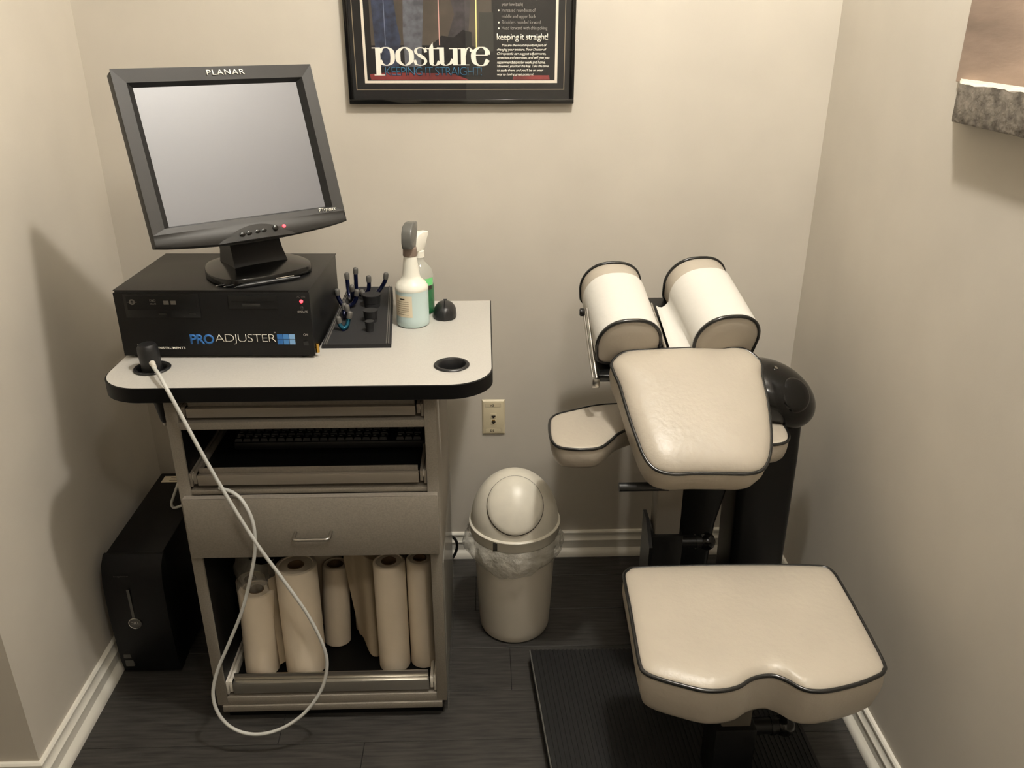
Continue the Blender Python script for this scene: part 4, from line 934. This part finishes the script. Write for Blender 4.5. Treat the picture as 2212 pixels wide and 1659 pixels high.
def rectp(x0, x1, y0, y1): G.append(('poly', [(x0, y0), (x1, y0), (x1, y1), (x0, y1)], 0, 0))
rectp(455, 528, 690, 1082); rectp(405, 528, 690, 702); rectp(425, 585, 1078, 1090)
G.append(('line', [(520, 760), (555, 708), (622, 690), (690, 730), (708, 818), (690, 905), (622, 944), (555, 925), (520, 875)], 68, 9))
G.append(('loop', [(885, 690), (968, 740), (985, 818), (968, 895), (885, 944), (802, 895), (785, 818), (802, 740)], 74, 9))
G.append(('line', [(1196, 760), (1180, 712), (1115, 692), (1058, 715), (1052, 762), (1100, 805), (1165, 838), (1192, 885), (1165, 930), (1110, 945), (1050, 925), (1030, 870)], 44, 10)); G.append(('line', [(1090, 796), (1130, 818), (1170, 845)], 60, 44))
rectp(1028, 1038, 860, 945); rectp(1190, 1200, 690, 760)
rectp(1245, 1310, 700, 905); G.append(('poly', [(1245, 702), (1300, 618), (1310, 702)], 0, 0)); rectp(1190, 1420, 702, 714)
G.append(('line', [(1278, 880), (1284, 925), (1320, 945), (1365, 930), (1395, 885)], 62, 9))
rectp(1395, 1465, 690, 880); rectp(1360, 1465, 690, 702); G.append(('line', [(1430, 860), (1440, 920), (1490, 945), (1560, 915), (1598, 860)], 68, 9)); rectp(1595, 1665, 700, 945); rectp(1540, 1665, 702, 714); rectp(1595, 1700, 934, 945)
rectp(1712, 1782, 700, 945); rectp(1670, 1782, 702, 714); rectp(1670, 1835, 934, 945)
G.append(('line', [(1775, 800), (1790, 730), (1825, 695), (1862, 705)], 30, 10))
G.append(('poly', [(1866+24*math.cos(a), 732+24*math.sin(a)) for a in [2*math.pi*i/20 for i in range(20)]], 0, 0))
G.append(('line', [(2105, 795), (2098, 740), (2050, 695), (1985, 692), (1915, 745), (1897, 820), (1920, 905), (1990, 950), (2065, 935), (2112, 865)], 74, 9)); rectp(1930, 2110, 793, 805)
pen_glyphs(G, mp, 'title_lettering', 'white_ink')
def ptext(body, x, z, w_, h_, mat, **k): return text('lettering', body, w_, h_, mat, pr, plane_y(x, -0.0136, z), **k)
ptext('KEEPING IT STRAIGHT!', -0.249, 1.4590, 0.243, 0.0200, 'blue_ink', offset=-0.014, spacing=0.84)
ptext('(very deep curve of', 0.066, 1.6325, 0.100, 0.011, 'grey_ink', offset=-0.008)
LN = [('your low back)', 0.045, 1.6190, 0.052), ('Increased roundness of', 0.045, 1.6060, 0.083), ('middle and upper back', 0.045, 1.5915, 0.084), ('Shoulders rounded forward', 0.045, 1.5785, 0.096), ('Head forward with chin poking', 0.045, 1.5650, 0.113)]
for s_, x, z, w_ in LN:
    dsc = any(c in s_ for c in 'ypgj('); ptext(s_, x, z-(0.0022 if dsc else 0), w_, 0.0105 if dsc else 0.0082, 'grey_ink', offset=-0.006)
for z in (1.6095, 1.582, 1.5685):
    patch('bullet', [(0.0375+0.0021*math.cos(a), z+0.0021*math.sin(a)) for a in [2*math.pi*i/16 for i in range(16)]], 'white_ink')
ptext('keeping it straight!', 0.0325, 1.5375, 0.1275, 0.0195, 'white_ink', offset=0.004, spacing=0.88)
PARA = [('You are the most important part of', 0.045, 0.112), ('changing your posture. Your Doctor of', 0.0325, 0.124), ('Chiropractic can suggest adjustments,', 0.0325, 0.123), ('stretches and exercises, and will give you', 0.0325, 0.132), ('recommendations for work and home.', 0.0325, 0.122), ('However, you hold the key. Take the time', 0.0325, 0.130), ("to apply them, and you'll be on your", 0.0325, 0.117), ('way to having great posture!', 0.0325, 0.093)]
for i, (s_, x, w_) in enumerate(PARA): ptext(s_, x, 1.5250-i*0.00975, w_, 0.0078, 'white_ink', offset=0.012, shear=0.25, spacing=0.92)
obj('glass', bar(IX0+0.0002, IX1-0.0002, IZ0+0.0002, IZ1-0.0002, -0.0172, -0.0162, 0), 'picture_glass', pic, 0)

# ------------------------------------------------------------------ data outlet
ou = thing('data_outlet', 'ivory two-jack data wall plate above the bin', 'wall outlet', (0.0155, 0, 0.4365))
ox0, ox1, oz0, oz1 = -0.0185, 0.0495, 0.4365, 0.5505
bm = B(); loft(bm, [[(x, yy, z) for x, z in ((ox0+e, oz0+e), (ox1-e, oz0+e), (ox1-e, oz1-e), (ox0+e, oz1-e))] for yy, e in ((0.0, 0.0), (-0.002, 0.0), (-0.0055, 0.004), (-0.006, 0.0055))]); obj('plate', bm, 'plate_ivory', ou, 20)
for z, s_ in ((0.5285, 'V2'), (0.4455, 'D2')):
    lb = obj('label_window', box(B(), -0.0085, 0.0375, -0.0066, -0.0058, z, z+0.0105, 0.0002), 'plate_ivory', ou, 0)
    bm = B()
    for a in ((-0.0089, 0.0379, z-0.0005, z), (-0.0089, 0.0379, z+0.0105, z+0.011), (-0.0089, -0.0085, z, z+0.0105), (0.0375, 0.0379, z, z+0.0105)): box(bm, a[0], a[1], -0.0064, -0.0058, a[2], a[3])
    obj('window_rim', bm, 'mat_line', lb, 0)
    text('lettering', s_, 0.0125, 0.0068, 'ink', lb, plane_y(0.005, -0.0067, z+0.0018), 0.02, 0.1)
for z in (0.4965, 0.4775):
    jk = obj('jack', box(B(), 0.0065, 0.0245, -0.0068, -0.0058, z-0.008, z+0.010, 0.0004), 'plate_ivory', ou)
    obj('socket', prism(B(), [(0.0095, z-0.001), (0.0125, z-0.001), (0.0125, z-0.005), (0.0185, z-0.005), (0.0185, z-0.001), (0.0215, z-0.001), (0.0215, z+0.004), (0.0095, z+0.004)], 0.0068, 0.0070, 0, Matrix(((1, 0, 0, 0), (0, 0, -1, 0), (0, 1, 0, 0), (0, 0, 0, 1)))), 'jack_dark', jk, 0)
    if z < 0.49: obj('contact_strip', box(B(), 0.011, 0.020, -0.0072, -0.0068, z+0.0045, z+0.0085), 'brass', jk, 0)

# ------------------------------------------------------------------ stone ledge and panel on the right wall
wa = thing('wall_panel', 'brown stone panel with a rough grey ledge on the right wall', 'wall panel', (XR, -0.95, 1.42))
obj('panel', box(B(), XR-0.008, XR, -1.30, -0.622, 1.485, 2.25, 0.001), 'panel_brown', wa, 0, label='smooth brown streaked panel')
n = 40; rings = []
rnd = random.Random(5)
jit = [rnd.uniform(-1, 1) for _ in range(n+1)]
def lrow(z, inset, ja):
    f = [(XR-0.046+inset*0.5+ja*jit[i]*0.0012, -0.705-0.62*i/n, z+ja*jit[(i*7) % (n+1)]*0.0022) for i in range(n+1)]
    return f + [(XR, -1.325, z), (XR, -0.622, z)]
bm = B(); loft(bm, [lrow(1.422, 0.002, 0.1), lrow(1.425, 0, 0.3), lrow(1.45, 0, 0.8), lrow(1.475, 0.0, 0.8), lrow(1.487, 0.002, 1.0)]); lg = obj('ledge', bm, 'stone', wa, 40, label='rough grey stone ledge')
bm = B(); loft(bm, [lrow(1.4872, 0.004, 1.0), lrow(1.4915, 0.012, 1.0)]); obj('ledge_lit_top', bm, 'stone_lit', wa, 40)
